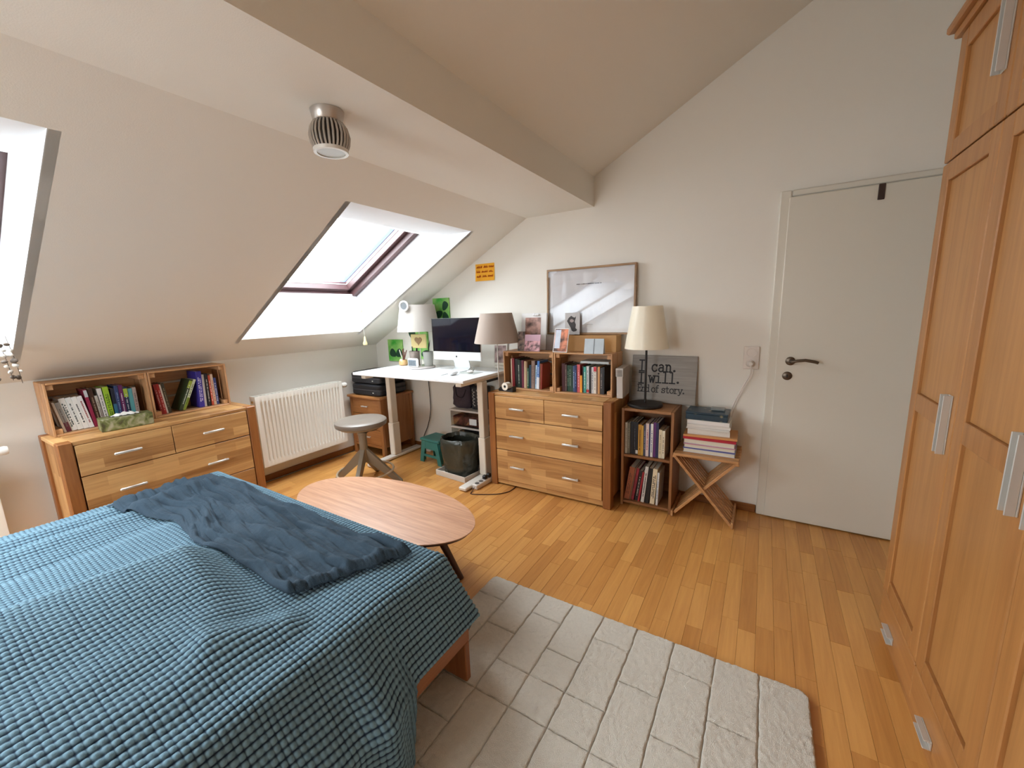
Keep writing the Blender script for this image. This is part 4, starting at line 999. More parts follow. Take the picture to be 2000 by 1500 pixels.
tp = MB(); xx = -.1
rr2 = random.Random(5)
while xx < .095:
    L = rr2.uniform(.003, .006); tp.box(xx, -.0115, .378, xx + L, -.0110, .385); xx += L + rr2.choice([.0012, .0012, .0012, .006])
for q in range(5): tp.box(-.012 + q * .01, -.0115, .075, -.006 + q * .01, -.011, .078)
tp.build('caption', plain('caption_grey', (70, 68, 74), .6), pf)
box(-FW / 2 + .014, .006, .014, FW / 2 - .014, .0085, FH - .014).build('backing', PAPERW, pf)
pg = box(-FW / 2 + .0142, -.0135, .0142, FW / 2 - .0142, -.0122, FH - .0142).build('glazing', pane_mat('poster_glass', gloss=.09), pf)
# second box (wide wood box) behind the cards, carries the poster
wbx = thing('wooden_box', 'plain wide plywood box standing on the crates below the poster', 'box', (2.50, -.095, CT + .0002))
PLY = plain('plywood', (190, 142, 84), .5, var=.12, vscale=14)
for a, b, c, d_ in ((-.19, -.062, .19, -.054), (-.19, .054, .19, .062)): box(a, b, 0, c, d_, .12, .001).build('panel', PLY, wbx)
for a in (-.19, .182): box(a, -.0535, 0, a + .008, .0535, .12, .001).build('panel', PLY, wbx)
box(-.1815, -.0535, .001, .1815, .0535, .007).build('bottom', PLY, wbx)
wb2 = thing('grey_folder_box', 'grey magazine file standing on the crates under the left end of the poster', 'box', (2.2, -.085, CT + .0002))
box(-.085, -.05, 0, .09, .05, .119, .002).build('body', plain('taupe_card', (122, 108, 98), .7), wb2)
easel('framed_picture', 'white framed picture of raised hands standing on the crates', 'picture', (1.997, -.125, CT + .0003), .228, .295, .02, 6, PAPERW, (.036, .04, .05, .035), plain('hands_print', (158, 124, 114), .5, var=.75, vscale=13))
bo = MB(); bo.sphere((0, 0, 0), .009, 8, 6, (1, .5, 1)); bo.sphere((-.016, 0, .002), .012, 8, 6, (1.2, .4, .8)); bo.sphere((.016, 0, .002), .012, 8, 6, (1.2, .4, .8))
bow = bo.build('ribbon_bow', plain('ribbon_white', (240, 240, 240), .6), bpy.data.objects[[o.name for o in bpy.data.objects if o.name.startswith('framed_picture')][-1]], True, loc=(.02, -.018, .28))
easel('flower_card', 'mauve card with blossom branch leaning in front of hands picture', 'card', (2.045, -.245, CT + .0003), .145, .132, .004, 10, plain('card_mauve', (196, 158, 172), .5), (.004, .004, .004, .05), plain('blossom_print', (170, 128, 132), .5, var=.75, vscale=34), rz=-3)
easel('portrait_card', 'narrow dark card beside the mauve blossom card on the crates', 'card', (1.935, -.225, CT + .0003), .062, .155, .004, 8, plain('card_taupe', (128, 108, 98), .5), (.004, .004, .004, .004), plain('dark_print', (112, 92, 82), .5, var=.8, vscale=30), rz=4)
tc3 = easel('bordered_photo', 'tilted white bordered photo with orange tones on the crates', 'photo', (2.295, -.265, CT + .0003), .122, .182, .004, 14, PAPERW, (.006, .006, .006, .006), plain('orange_print', (176, 108, 78), .5, var=.85, vscale=16), rz=-4)
box(-.05, -.0042, .03, -.004, -.0036, .17).build('print_sky', plain('pale_print', (206, 212, 226), .5, var=.2, vscale=20), tc3)
cs_ = thing('sketch_card', 'pale grey card with dark ink sketch propped against the poster', 'card', (2.315, -.075, 1.2055)); cs_.rotation_euler = (R(-3), 0, 0)
box(-.062, -.002, .0, .062, .002, .168, .001).build('card', plain('card_grey', (196, 192, 190), .6), cs_)
SKI = plain('sketch_ink', (62, 58, 58), .7, var=.3, vscale=60)
MFs = Matrix(((1, 0, 0, 0), (0, 0, -1, -.0021), (0, 1, 0, 0), (0, 0, 0, 1)))
MB().prism([(-.03, .08), (-.012, .05), (-.005, .03), (.012, .022), (.035, .028), (.04, .04), (.026, .05), (.03, .075), (.02, .1), (.028, .125), (.03, .14), (.02, .13), (.005, .135), (-.01, .145), (-.03, .13), (-.045, .105)][::-1], 0, .0006, MFs).build('sketch', SKI, cs_)
MB().prism([(-.02, .1), (-.005, .092), (.012, .1), (.012, .112), (-.005, .12), (-.02, .114)], .0006, .001, MFs).build('sketch_light', plain('sketch_light', (166, 150, 146), .7), cs_)
oc = thing('folded_card', 'pale blue folded greeting card with dark ribbon on the crates', 'card', (2.572, -.272, CT + .0003)); oc.rotation_euler = (0, 0, R(3))
PB = plain('card_blue', (196, 208, 216), .5, var=.12, vscale=24)
MB().bar((-.072, 0, .0), (-.068, .028, .105), .002, .002).v
fm = MB(); Mt = Matrix.Rotation(R(-13), 4, 'X')
fm.box(-.072, -.001, 0, .068, .001, .108, .0005, Matrix.Translation((0, -.026, 0)) @ Mt); fm.build('front_leaf', PB, oc)
MB().box(-.072, -.001, 0, .068, .001, .106, .0005, Matrix.Translation((0, .024, 0)) @ Matrix.Rotation(R(13), 4, 'X')).build('rear_leaf', PB, oc)
MB().box(-.003, -.0024, .001, 0, -.0012, .107, 0, Matrix.Translation((0, -.026, 0)) @ Mt).build('ribbon', plain('ribbon_dark', (80, 86, 92), .6), oc)
# tape dispenser on the dresser
td = thing('tape_dispenser', 'black tape dispenser with white tape roll on the door-side dresser', 'tape dispenser', (1.865, -.345, LD), R(-8))
MB().prism([(-.07, 0), (.075, 0), (.078, .045), (.07, .045), (.055, .02), (.035, .014), (.02, .03), (-.015, .045), (-.045, .036), (-.07, .016)], -.022, .022, Matrix(((1, 0, 0, 0), (0, 0, -1, 0), (0, 1, 0, .0006), (0, 0, 0, 1)))).build('body', BLACK, td)
MB().lathe([(.012, -.0245), (.031, -.0245), (.031, .0245), (.012, .0245), (.012, -.0245)], 28, M=Matrix.Translation((-.002, 0, .04)) @ Mx).build('tape_roll', plain('tape_cream', (232, 222, 206), .4), td, True)
# sticky note on wall
sn = thing('sticky_note', 'yellow-orange sticky note with red handwriting on the wall', 'note', (1.458, -.0006, 1.672))
P = np.zeros((9, 9, 3))
for i in range(9):
    for j in range(9): P[i, j] = (-.102 + .204 * i / 8, -.0006 - .010 * ((8 - j) / 8) ** 2, .148 * j / 8)
MB().grid(P[:, ::-1]).build('paper', plain('note_orange', (246, 176, 32), .7), sn, True)
hw = MB(); rr3 = random.Random(9)
for ln in range(3):
    zb = .112 - ln * .04; xx = -.088
    for wrd in range(3):
        pts = []; n_ = rr3.randint(7, 11)
        for q in range(n_ * 2):
            yb_ = -.0018 - .010 * (1 - (zb + .01) / .148) ** 2
            pts.append((xx, yb_ - .0006, zb + (.014 if (q % 2) else 0) * rr3.uniform(.5, 1.5))); xx += .0033 * rr3.uniform(.7, 1.2)
        hw.tube(pts, .0016, 4); xx += .012
        if xx > .07: break
hw.build('handwriting', plain('red_ink', (196, 44, 30), .6), sn)

# ================================================================== UNDER THE DESK
nc = thing('bedside_cabinet', 'small three-drawer wooden cabinet in the corner under black cases', 'cabinet', (.235, -.235, 0))
CW = ((150, 96, 50), (186, 130, 78))
CAX = wood('cab_x', *CW, 'x', None, .4); CAZ = wood('cab_z', *CW, 'z', None, .4)
cw, cd, ch = .46, .42, .615
for a in (-cw / 2, cw / 2 - .035):
    for b in (-cd / 2, cd / 2 - .035): box(a, b, 0, a + .035, b + .035, ch - .024, .003).build('leg', CAZ, nc)
for a in (-cw / 2 + .006, cw / 2 - .022): box(a, -cd / 2 + .0355, .1, a + .016, cd / 2 - .0355, ch - .025, .002).build('side_panel', CAZ, nc)
box(-cw / 2 - .018, -cd / 2 - .018, ch - .022, cw / 2 + .018, cd / 2 + .008, ch, .004).build('top', CAX, nc)
box(-cw / 2 + .0355, cd / 2 - .03, .1, cw / 2 - .0355, cd / 2 - .02, ch - .025).build('back_panel', CAX, nc)
box(-cw / 2 + .0355, -cd / 2 + .006, .09, cw / 2 - .0355, -cd / 2 + .024, .118, .002).build('rail', CAX, nc)
for c0, c1 in ((.122, .272), (.278, .428), (.434, .588)):
    d_ = box(-cw / 2 + .037, -cd / 2 + .003, c0, cw / 2 - .037, -cd / 2 + .022, c1, .002).build('drawer', CAX, nc)
    zc = (c0 + c1) / 2
    MB().box(-.045, -cd / 2 - .018, zc - .006, .045, -cd / 2 - .01, zc + .006, .002).box(-.04, -cd / 2 - .0105, zc - .004, -.03, -cd / 2 + .0028, zc + .004).box(.03, -cd / 2 - .0105, zc - .004, .04, -cd / 2 + .0028, zc + .004).build('handle', ALU_LIGHT, d_)
LEATH = plain('black_nylon', (26, 26, 30), .5, bump=.15, bscale=300)
def soft_case(label, loc, w_, d_, h_, rz=0):
    t = thing('carry_case', label, 'case', loc, rz, 'black cases stacked on the small cabinet')
    pr_ = [(.92, 0), (1, .12), (1.0, .38), (.985, .47), (.985, .53), (1.0, .62), (1, .86), (.9, 1)]
    vs = MB(); k = 28
    for s3, zf in pr_:
        for i in range(k):
            a = 2 * math.pi * i / k; ca, sa_ = math.cos(a), math.sin(a); e = .28
            vs.v.append((w_ / 2 * s3 * math.copysign(abs(ca) ** e, ca), d_ / 2 * s3 * math.copysign(abs(sa_) ** e, sa_), zf * h_))
    for j in range(len(pr_) - 1):
        for i in range(k): vs.f.append((j * k + i, j * k + (i + 1) % k, (j + 1) * k + (i + 1) % k, (j + 1) * k + i))
    vs.f.append(tuple(range(k - 1, -1, -1))); vs.f.append(tuple((len(pr_) - 1) * k + i for i in range(k)))
    vs.build('body', LEATH, t, True)
    zp = [(w_ / 2 * .992 * math.copysign(abs(math.cos(a)) ** .28, math.cos(a)), d_ / 2 * .992 * math.copysign(abs(math.sin(a)) ** .28, math.sin(a)), h_ * .5) for a in [2 * math.pi * i / 40 for i in range(40)]]
    MB().tube(zp, .004, 6, True).build('zip', plain('zip_grey', (60, 60, 64), .4), t, True)
    MB().sphere((w_ * .28, -d_ / 2 * .985, h_ * .3), .008, 8, 6, (1.6, .5, .8)).build('zip_pull', ALU_LIGHT, t, True)
    return t
soft_case('lower black carry case lying on the small cabinet', (.232, -.24, ch + .0006), .44, .38, .118)
soft_case('upper black carry case lying on the lower black case', (.225, -.232, ch + .1192), .45, .38, .112)
# step stool
TEAL = plain('teal_plastic', (52, 122, 116), .45)
ss = thing('step_stool', 'teal plastic folding step stool under the desk', 'step stool', (.985, -.245, 0), R(-6))
Ms = Matrix(((1, 0, 0, 0), (0, 0, 1, 0), (0, 1, 0, 0), (0, 0, 0, 1)))
box(-.13, -.105, .215, .13, .105, .24, .008).build('top', TEAL, ss)
for yy in (-.098, .088):
    fr = MB(); y0, y1 = yy, yy + .01
    for (p, q) in (((-.15, 0), (-.11, .214)), ((.15, 0), (.11, .214))):
        sgn = 1 if p[0] < 0 else -1
        poly = [(p[0], 0), (p[0] + sgn * .05, 0), (p[0] + sgn * .06, .07), (q[0] + sgn * .045, .15), (q[0] + sgn * .05, .214), (q[0], .214)]
        if sgn < 0: poly = poly[::-1]
        fr.prism(poly, y0, y1, Ms)
    fr.box(-.09, y0 + .001, .14, .09, y1 - .001, .2145); fr.box(-.1, y0 + .001, .062, .1, y1 - .001, .085)
    fr.build('leg_frame', TEAL, ss)
for sx_ in (-1, 1):
    MB().prism([(-.088, .0), (-.05, 0), (-.04, .14), (.04, .14), (.05, 0), (.088, 0), (.088, .2), (-.088, .2)], -.004, .004, Matrix(((0, 0, 1, sx_ * .122), (1, 0, 0, 0), (0, 1, 0, .006), (0, 0, 0, 1)))).build('side_leg', TEAL, ss)
# bin
bxw = thing('white_crate', 'shallow white tray on the floor beneath the black-lined bin', 'tray', (1.388, -.39, 0), R(-5))
WT = plain('tray_white', (216, 208, 198), .5)
box(-.175, -.145, .0006, .175, .145, .012, .002).build('bottom', WT, bxw)
for q in ((-.175, -.145, .175, -.137), (-.175, .137, .175, .145)): box(q[0], q[1], .0125, q[2], q[3], .05, .002).build('side', WT, bxw)
for q in (-.175, .167): box(q, -.1365, .0125, q + .008, .1365, .05, .002).build('side', WT, bxw)
bn = thing('waste_bin', 'waste bin lined with a shiny black plastic bag under the desk', 'bin', (1.388, -.39, .0126))
BAG = plain('bin_bag', (58, 61, 54), .2, bump=.5, bscale=26)
na, nzv = 72, 30
V = []; bmz = MB()
for j in range(nzv):
    t = j / (nzv - 1)
    for i in range(na):
        a = 2 * math.pi * i / na
        e = .62; ca, sa_ = math.cos(a), math.sin(a)
        r = .125 + .032 * min(1, t * 1.6)
        wr_ = .010 * float(fnoise(np.array([i * 9 / na * 3.0 if i < na / 2 else (na - i) * 27 / na]), np.array([t * 5.0]), 3)[0]) * 2
        z = .30 * min(1, t / .78)
        if t > .78:
            q = (t - .78) / .22
            r -= .028 * q; z = .30 + .03 * math.sin(q * math.pi * .8) + .022 * (float(vnoise(np.array([i * .55]), np.array([3.3]))[0]) - .4) * q - .05 * max(0, q - .5)
        bmz.v.append(((r + wr_) * math.copysign(abs(ca) ** .8, ca) * 1.12, (r + wr_) * math.copysign(abs(sa_) ** .8, sa_) * .92, z))
for j in range(nzv - 1):
    for i in range(na): bmz.f.append((j * na + i, j * na + (i + 1) % na, (j + 1) * na + (i + 1) % na, (j + 1) * na + i))
bmz.f.append(tuple(range(na - 1, -1, -1)))
bg_o = bmz.build('bag', BAG, bn, True)
MB().lathe([(.105, .004), (.118, .2), (.116, .2), (.103, .006), (.0, .006)], 24).build('bucket', BLACK, bn, True)
# storage boxes behind
CLEAR = pane_mat('clear_plastic', (.86, .86, .85, 1), .12)
def clear_box(label, z0, h_, content, x=1.325, w_=.34):
    t = thing('storage_box', label, 'storage box', (x, -.118, z0), 0, 'clear storage boxes under the desk'); d_ = .21
    for q in ((-w_ / 2, -d_ / 2, w_ / 2, -d_ / 2 + .003), (-w_ / 2, d_ / 2 - .003, w_ / 2, d_ / 2)): box(q[0], q[1], .0035, q[2], q[3], h_ - .018).build('wall', CLEAR, t)
    for q in (-w_ / 2, w_ / 2 - .003): box(q, -d_ / 2 + .0032, .0035, q + .003, d_ / 2 - .0032, h_ - .018).build('wall', CLEAR, t)
    box(-w_ / 2, -d_ / 2, .0005, w_ / 2, d_ / 2, .0032).build('floor', CLEAR, t)
    box(-w_ / 2 - .008, -d_ / 2 - .008, h_ - .0175, w_ / 2 + .008, d_ / 2 + .008, h_ - .001, .003).build('lid', plain('box_lid', (214, 206, 198), .35), t)
    box(-w_ / 2 + .012, -d_ / 2 + .01, .004, w_ / 2 - .012, d_ / 2 - .01, h_ * .6, .01).build('contents', content, t)
    return t
clear_box('lowest clear storage box behind the bin', .0, .19, plain('stuff_dark', (86, 72, 66), .8, var=.6, vscale=24))
clear_box('middle clear storage box with dark contents behind the bin', .1905, .18, plain('stuff_grey', (92, 84, 80), .8, var=.6, vscale=26))
sb3 = clear_box('top clear storage box with reddish contents and white label', .371, .16, plain('stuff_red', (120, 66, 62), .8, var=.6, vscale=22))
box(.05, -.112, .03, .13, -.1055, .085, .001).build('paper_label', PAPERW, sb3)
bk = thing('cloth_bag', 'dark plum cloth bag standing on the storage boxes', 'bag', (1.245, -.11, .532), R(4))
vb = MB(); k = 24; prf = [(.75, 0), (1, .03), (1.02, .08), (.97, .14), (.95, .19), (.8, .215), (.5, .222)]
for s3, z in prf:
    for i in range(k):
        a = 2 * math.pi * i / k; n_ = 1 + .06 * math.sin(i * 2.3 + z * 40)
        vb.v.append((.105 * s3 * n_ * math.copysign(abs(math.cos(a)) ** .6, math.cos(a)), .075 * s3 * n_ * math.copysign(abs(math.sin(a)) ** .6, math.sin(a)), z))
for j in range(len(prf) - 1):
    for i in range(k): vb.f.append((j * k + i, j * k + (i + 1) % k, (j + 1) * k + (i + 1) % k, (j + 1) * k + i))
vb.f.append(tuple(range(k - 1, -1, -1))); vb.f.append(tuple((len(prf) - 1) * k + i for i in range(k)))
vb.build('body', plain('plum_cloth', (62, 50, 58), .85, bump=.3, bscale=40), bk, True)
MB().tube(smooth_pts([(-.05, -.07, .19), (-.03, -.085, .12), (.03, -.085, .11), (.06, -.07, .18)]), .004, 6).build('handle', plain('plum_dark', (44, 36, 42), .8), bk, True)
bl = thing('shopping_bag', 'black bag with white script lettering beside the plum cloth bag', 'bag', (1.44, -.12, .532), R(-3))
box(-.075, -.05, 0, .075, .05, .21, .006).build('body', plain('bag_black', (34, 34, 38), .6), bl)
sc = MB()
for col in range(2):
    x_ = -.045 + col * .05; pts = []
    for q in range(26): pts.append((x_ + .013 * math.sin(q * 1.25) + .004 * math.sin(q * .7), -.0512, .03 + q * .0062 + .004 * math.cos(q * 1.25)))
    sc.tube(pts, .0022, 5)
sc.build('script_print', plain('print_white', (196, 194, 190), .7), bl)
# power strip, cable
ps = thing('power_strip', 'white power strip on the floor beside the right desk foot', 'power strip', (1.70, -.50, 0), R(86))
box(-.11, -.026, .0005, .11, .026, .042, .006).build('body', plain('strip_white', (228, 222, 214), .4), ps)
for q in (-.075, -.025): MB().lathe([(.0185, 0), (.0185, .0008), (.0, .0008)], 20, (q, 0, .0422)).build('socket', plain('socket_hole', (84, 80, 78), .5), ps, True)
for q in (.025, .075): box(q - .018, -.018, .0424, q + .018, .018, .075, .006).build('plug', BLACK, ps)
pcab = tag(MB().tube(smooth_pts([(1.694, -.615, .02), (1.70, -.65, .005), (1.72, -.69, .004), (1.80, -.66, .004), (1.90, -.60, .004), (1.955, -.53, .004), (1.965, -.47, .004), (1.96, -.40, .004)]), .0035, 6).build('power_cable', plain('cable_brown', (70, 40, 28), .5), smooth=True), 'dark cable looping over the floor before the oak dresser', 'cable')
wcab = tag(MB().tube(smooth_pts([(.715, -.02, .87), (.712, -.018, .7), (.716, -.018, .55), (.71, -.02, .4), (.66, -.02, .25), (.6, -.022, .14), (.585, -.03, .06)]), .004, 6).build('desk_cable', BLACK, smooth=True), 'black cable hanging down the wall under the desk', 'cable')
pw2 = tag(MB().box(-.045, -.03, 0, .045, .03, .045, .008).build('socket_cube', plain('strip_white', (228, 222, 214), .4), loc=(.70, -.07, .0006)), 'white multi-socket cube on the floor against the wall beneath desk', 'power strip')

# ================================================================== RADIATORS
def make_radiator(label, y0, y1, z0, z1, x0=.035, x1=.122, valve=1):
    t = thing('radiator', label, 'radiator', (x0, (y0 + y1) / 2, z0)); L = y1 - y0; H = z1 - z0; D = x1 - x0
    n = int(round(L / .0333)); pitch = (L - .05) / n
    # ribbed front sheet (profile along y), with plain margins top and bottom
    ysn = [-L / 2]
    prof = [(-L / 2, 0), (-L / 2 + .02, 0)]
    for k in range(n):
        a = -L / 2 + .025 + k * pitch
        prof += [(a, 0), (a + pitch * .18, -.0), (a + pitch * .30, -.011), (a + pitch * .70, -.011), (a + pitch * .82, 0)]
    prof += [(L / 2 - .02, 0), (L / 2, 0)]
    zs = [(0, 0), (.045, 0), (.062, 1), (H - .062, 1), (H - .045, 0), (H - .0, 0)]
    P = np.zeros((len(prof), len(zs), 3))
    for i, (yy, dp) in enumerate(prof):
        for j, (zz, f_) in enumerate(zs): P[i, j] = (D + dp * f_, yy, zz)
    sh = MB().grid(P); sh.build('front_panel', RAD_WHITE, t, True)
    P2 = P.copy(); P2[..., 0] = D - .06 - (P[..., 0] - D); MB().grid(P2[::-1]).build('rear_panel', RAD_WHITE, t, True)
    for s_ in (-1, 1):
        box(.004, s_ * L / 2 - .003, .0, D - .0005, s_ * L / 2 + .003, H, .001).build('side_cover', RAD_WHITE, t)
    g = MB(); g.box(.004, -L / 2 + .004, H - .004, .016, L / 2 - .004, H); g.box(D - .014, -L / 2 + .004, H - .004, D - .001, L / 2 - .004, H)
    m_ = int(L / .03)
    for k in range(m_ + 1): g.box(.0165, -L / 2 + .006 + k * (L - .014) / m_, H - .003, D - .0145, -L / 2 + .009 + k * (L - .014) / m_, H - .0005)
    g.build('top_grille', RAD_WHITE, t)
    yv = valve * (L / 2)
    v = MB(); Mv = Matrix.Translation((D * .5, yv + valve * .003, H - .045)) @ Matrix.Rotation(R(-90 * valve), 4, 'X')
    v.lathe([(.012, 0), (.012, .02), (.017, .022), (.023, .034), (.025, .06), (.021, .072), (.0, .076)], 20, M=Mv); v.build('thermostat', plain('thermostat_white', (240, 238, 232), .4), t, True)
    MB().lathe([(.01, 0), (.01, .006), (0, .006)], 12, M=Matrix.Translation((D * .5, -yv - valve * .003, H - .045)) @ Matrix.Rotation(R(90 * valve), 4, 'X')).build('vent_plug', plain('brass', (176, 140, 80), .4, metal=.8), t, True)
    for q in (.25, .75): MB().box(-.08, -L / 2 + L * q - .02, H * .6, .004, -L / 2 + L * q + .02, H * .66).build('bracket', RAD_WHITE, t)
    return t
make_radiator('white ribbed radiator below the skylight, between dresser and small cabinet', -1.4, -.60, .18, .782)
make_radiator('white ribbed radiator at the left picture edge, mostly out of view', -3.55, -2.755, .18, .782)

# ================================================================== ROUND STOOL
sto = thing('work_stool', 'round swivel stool with grey-brown padded seat near the desk', 'stool', (.80, -.935, 0), R(12))
SMET = plain('stool_metal', (150, 138, 120), .45, metal=.3)
MB().lathe([(.02, .506), (.186, .508), (.202, .518), (.207, .535), (.203, .553), (.19, .562), (.16, .566), (.04, .562), (0, .561)], 48).build('seat', plain('seat_leather', (128, 118, 108), .35, bump=.1, bscale=180), sto, True)
MB().lathe([(.0, .494), (.165, .494), (.17, .5), (.17, .5055), (0, .5055)], 40).build('seat_plate', SMET, sto, True)
MB().lathe([(.032, .20), (.032, .43), (.038, .435), (.038, .455), (.014, .458), (.014, .4935)], 24).build('column', SMET, sto, True)
lv = MB(); lv.tube(smooth_pts([(.0, 0, .462), (.07, .03, .462), (.1, .04, .47), (.11, .06, .476)], 5), .007, 8); lv.box(-.07, -.035, .458, .07, .035, .47, .004); lv.build('lever', BLACK, sto, True)
for k in range(4):
    a = R(90 * k + 20); d_ = Vector((math.cos(a), math.sin(a), 0)); s2 = Vector((-math.sin(a), math.cos(a), 0)) * .016
    p = [d_ * .028 + Vector((0, 0, .31)), d_ * .028 + Vector((0, 0, .2)), d_ * .265 + Vector((0, 0, .002)), d_ * .30 + Vector((0, 0, .002)), d_ * .3 + Vector((0, 0, .02))]
    MB().add([tuple(q - s2) for q in p] + [tuple(q + s2) for q in p], [(4, 3, 2, 1, 0), (5, 6, 7, 8, 9)] + [(i, (i + 1) % 5, 5 + (i + 1) % 5, 5 + i) for i in range(5)]).build('leg', SMET, sto)
MB().tube([(.225 * math.cos(R(a)), .225 * math.sin(R(a)), .115) for a in range(0, 360, 8)], .009, 8, True).build('foot_ring', plain('ring_beige', (196, 180, 156), .4, metal=.2), sto, True)

# ================================================================== OVAL COFFEE TABLE
TABX, TABY, TA, TBx, TH = 1.823, -1.640, .627, .298, .36
ct = thing('coffee_table', 'oval coffee table with pinkish wood top and dark splayed legs beside the bed', 'coffee table', (TABX, TABY, 0))
VEN = wood('veneer_pink', (188, 132, 98), (232, 186, 148), 'x', None, .3, rough=.35, grain=1.2)
DKW = plain('dark_walnut', (72, 40, 28), .4, var=.25, vscale=20)
ell = lambda s_, n=96: [(TA * s_ * math.cos(2 * math.pi * i / n), (TBx + TA * (s_ - 1)) * math.sin(2 * math.pi * i / n)) for i in range(n)]
MB().prism(ell(1.0), TH - .005, TH).build('top', VEN, ct)
tt = MB(); n = 96; e0, e1 = ell(.996), ell(.968)
tt.v += [(x, y, TH - .0052) for x, y in e0] + [(x, y, TH - .024) for x, y in e1]
tt.f += [(i, (i + 1) % n, n + (i + 1) % n, n + i)[::-1] for i in range(n)] + [tuple(range(2 * n - 1, n - 1, -1)), tuple(range(n))]
tt.build('underside', DKW, ct)
for sx_, sy_ in ((1, 1), (1, -1), (-1, 1), (-1, -1)):
    MB().tube([(sx_ * .33, sy_ * .045, TH - .024), (sx_ * .475, sy_ * .105, .001)], [.024, .014], 14).build('leg', DKW, ct, True)
MB().box(-.36, -.03, TH - .04, .36, .03, TH - .0245, .003).build('brace', DKW, ct)

# ================================================================== RUG
RX0, RX1, RY1, RY0 = 2.452, 3.812, -1.447, -3.45
rug = thing('rug', 'cream wool rug with carved brick-like pattern on the parquet', 'rug', (0, 0, 0))
def rrect(x0, y0, x1, y1, r, n=6):
    out = []
    for cx_, cy_, a0 in ((x1 - r, y0 + r, -90), (x1 - r, y1 - r, 0), (x0 + r, y1 - r, 90), (x0 + r, y0 + r, 180)):
        out += [(cx_ + r * math.cos(R(a0 + 90 * i / n)), cy_ + r * math.sin(R(a0 + 90 * i / n))) for i in range(n + 1)]
    return out
RUGM = plain('wool_cream', (240, 232, 218), .95, bump=.9, bscale=420, var=.06, vscale=60)
RUGB = plain('wool_backing', (214, 203, 184), .95)
MB().prism(rrect(RX0 + .004, RY0 + .004, RX1 - .004, RY1 - .004, .04), .0008, .0148).build('backing', RUGB, rug)
xs = [RX0, 2.603, 2.754, 2.905, 3.056, 3.207, 3.358, 3.510, 3.660, RX1]
yl = [RY1, -1.588, -1.736, -1.880, -2.030, -2.178, -2.326, -2.474, -2.622, -2.77, -2.918, -3.066, -3.214, RY0]
cuts = [[1, 4, 6], [2, 4, 5], [1, 3, 4], [2, 3, 4, 6], [1, 3, 4], [2, 4, 6], [1, 3, 5], [2, 4], [3, 5]]
rr4 = random.Random(4)
for ci in range(9):
    cc = sorted(set(cuts[ci] + [q for q in range(6, 13) if rr4.random() < .55]))
    bnd = [0] + cc + [13]
    for a, b in zip(bnd[:-1], bnd[1:]):
        xa, xb = xs[ci] + .0007, xs[ci + 1] - .0007; yb_, ya_ = yl[a] - .0007, yl[b] + .0007
        nx2 = 40; ny2 = max(20, int((yb_ - ya_) / .0039))
        gx, gy = np.meshgrid(np.linspace(xa, xb, nx2), np.linspace(ya_, yb_, ny2), indexing='ij')
        ed = np.minimum(np.minimum(gx - xa, xb - gx), np.minimum(gy - ya_, yb_ - gy))
        # rounded outer rug corners
        for cx_, cy_, sx_, sy_ in ((RX1 - .04, RY1 - .04, 1, 1), (RX0 + .03, RY1 - .03, -1, 1)):
            rc = .04 if sx_ > 0 else .03
            mk = ((gx - cx_) * sx_ > 0) & ((gy - cy_) * sy_ > 0)
            dd = np.hypot(gx - cx_, gy - cy_); sc_ = np.where(mk & (dd > rc - .002), (rc - .002) / np.maximum(dd, 1e-6), 1.0)
            gx = np.where(mk, cx_ + (gx - cx_) * sc_, gx); gy = np.where(mk, cy_ + (gy - cy_) * sc_, gy)
            ed = np.where(mk, np.minimum(ed, np.maximum(rc - dd, 0)), ed)
        z = .0165 + .0060 * np.clip(ed / .0055, 0, 1) ** .45 + fnoise(gx * 95, gy * 95, 3) * .0062 + fnoise(gx * 9, gy * 9, 2) * .003
        wob = fnoise(gx * 30 + 5, gy * 30, 2) * .005 * (ed < .004)
        P = np.stack([gx + wob, gy + wob, z], -1)
        blk = MB().grid(P); k0 = len(blk.v)
        # skirt to the backing
        ring = [i * ny2 for i in range(nx2)] + [(nx2 - 1) * ny2 + j for j in range(1, ny2)] + [i * ny2 + ny2 - 1 for i in range(nx2 - 2, -1, -1)] + [j for j in range(ny2 - 2, 0, -1)]
        for q in ring: v_ = blk.v[q]; blk.v.append((v_[0], v_[1], .0146))
        m3 = len(ring)
        for q in range(m3): blk.f.append((ring[q], k0 + q, k0 + (q + 1) % m3, ring[(q + 1) % m3]))
        ob = blk.build('pile_block', RUGM, rug, True)

# ================================================================== BED
bed = thing('bed', 'low wooden bed in front of the oak dresser, covered by blue waffle blanket', 'bed', (0, 0, 0))
BEDW_X = wood('bed_wood_x', (136, 80, 42), (174, 112, 66), 'x', None, .3); BEDW_Y = wood('bed_wood_y', (136, 80, 42), (174, 112, 66), 'y', None, .3); BEDW_Z = wood('bed_wood_z', (136, 80, 42), (174, 112, 66), 'z', None, .3)
bx0, bx1, by0, by1 = .66, 2.724, -3.60, -2.005
RGZ = .0268
box(bx1 - .03, by0, .19, bx1, by1, .25, .004).build('foot_rail', BEDW_Y, bed)
box(bx0, by0, .19, bx0 + .03, by1, .25, .004).build('head_rail', BEDW_Y, bed)
for y_ in (by0 + .001, by1 - .026): box(bx0 + .031, y_, .19, bx1 - .031, y_ + .025, .25, .004).build('side_rail', BEDW_X, bed)
for x_, zb in ((bx1 - .16, RGZ), (bx0 + .03, .0005)):
    for y_ in (by0 + .001, by1 - .028): box(x_, y_, zb if not (x_ < 2) else .0005, x_ + .16 - .002, y_ + .027, .1895, .003).build('leg', BEDW_Z, bed)
for k in range(14):
    x_ = bx0 + .06 + k * .142
    box(x_, by0 + .028, .3, x_ + .07, by1 - .028, .315).build('slat', BEDW_Y, bed)
mt = MB().box(bx0 + .10, by0 + .03, .3155, bx1 - .215, by1 - .015, .468, .035)
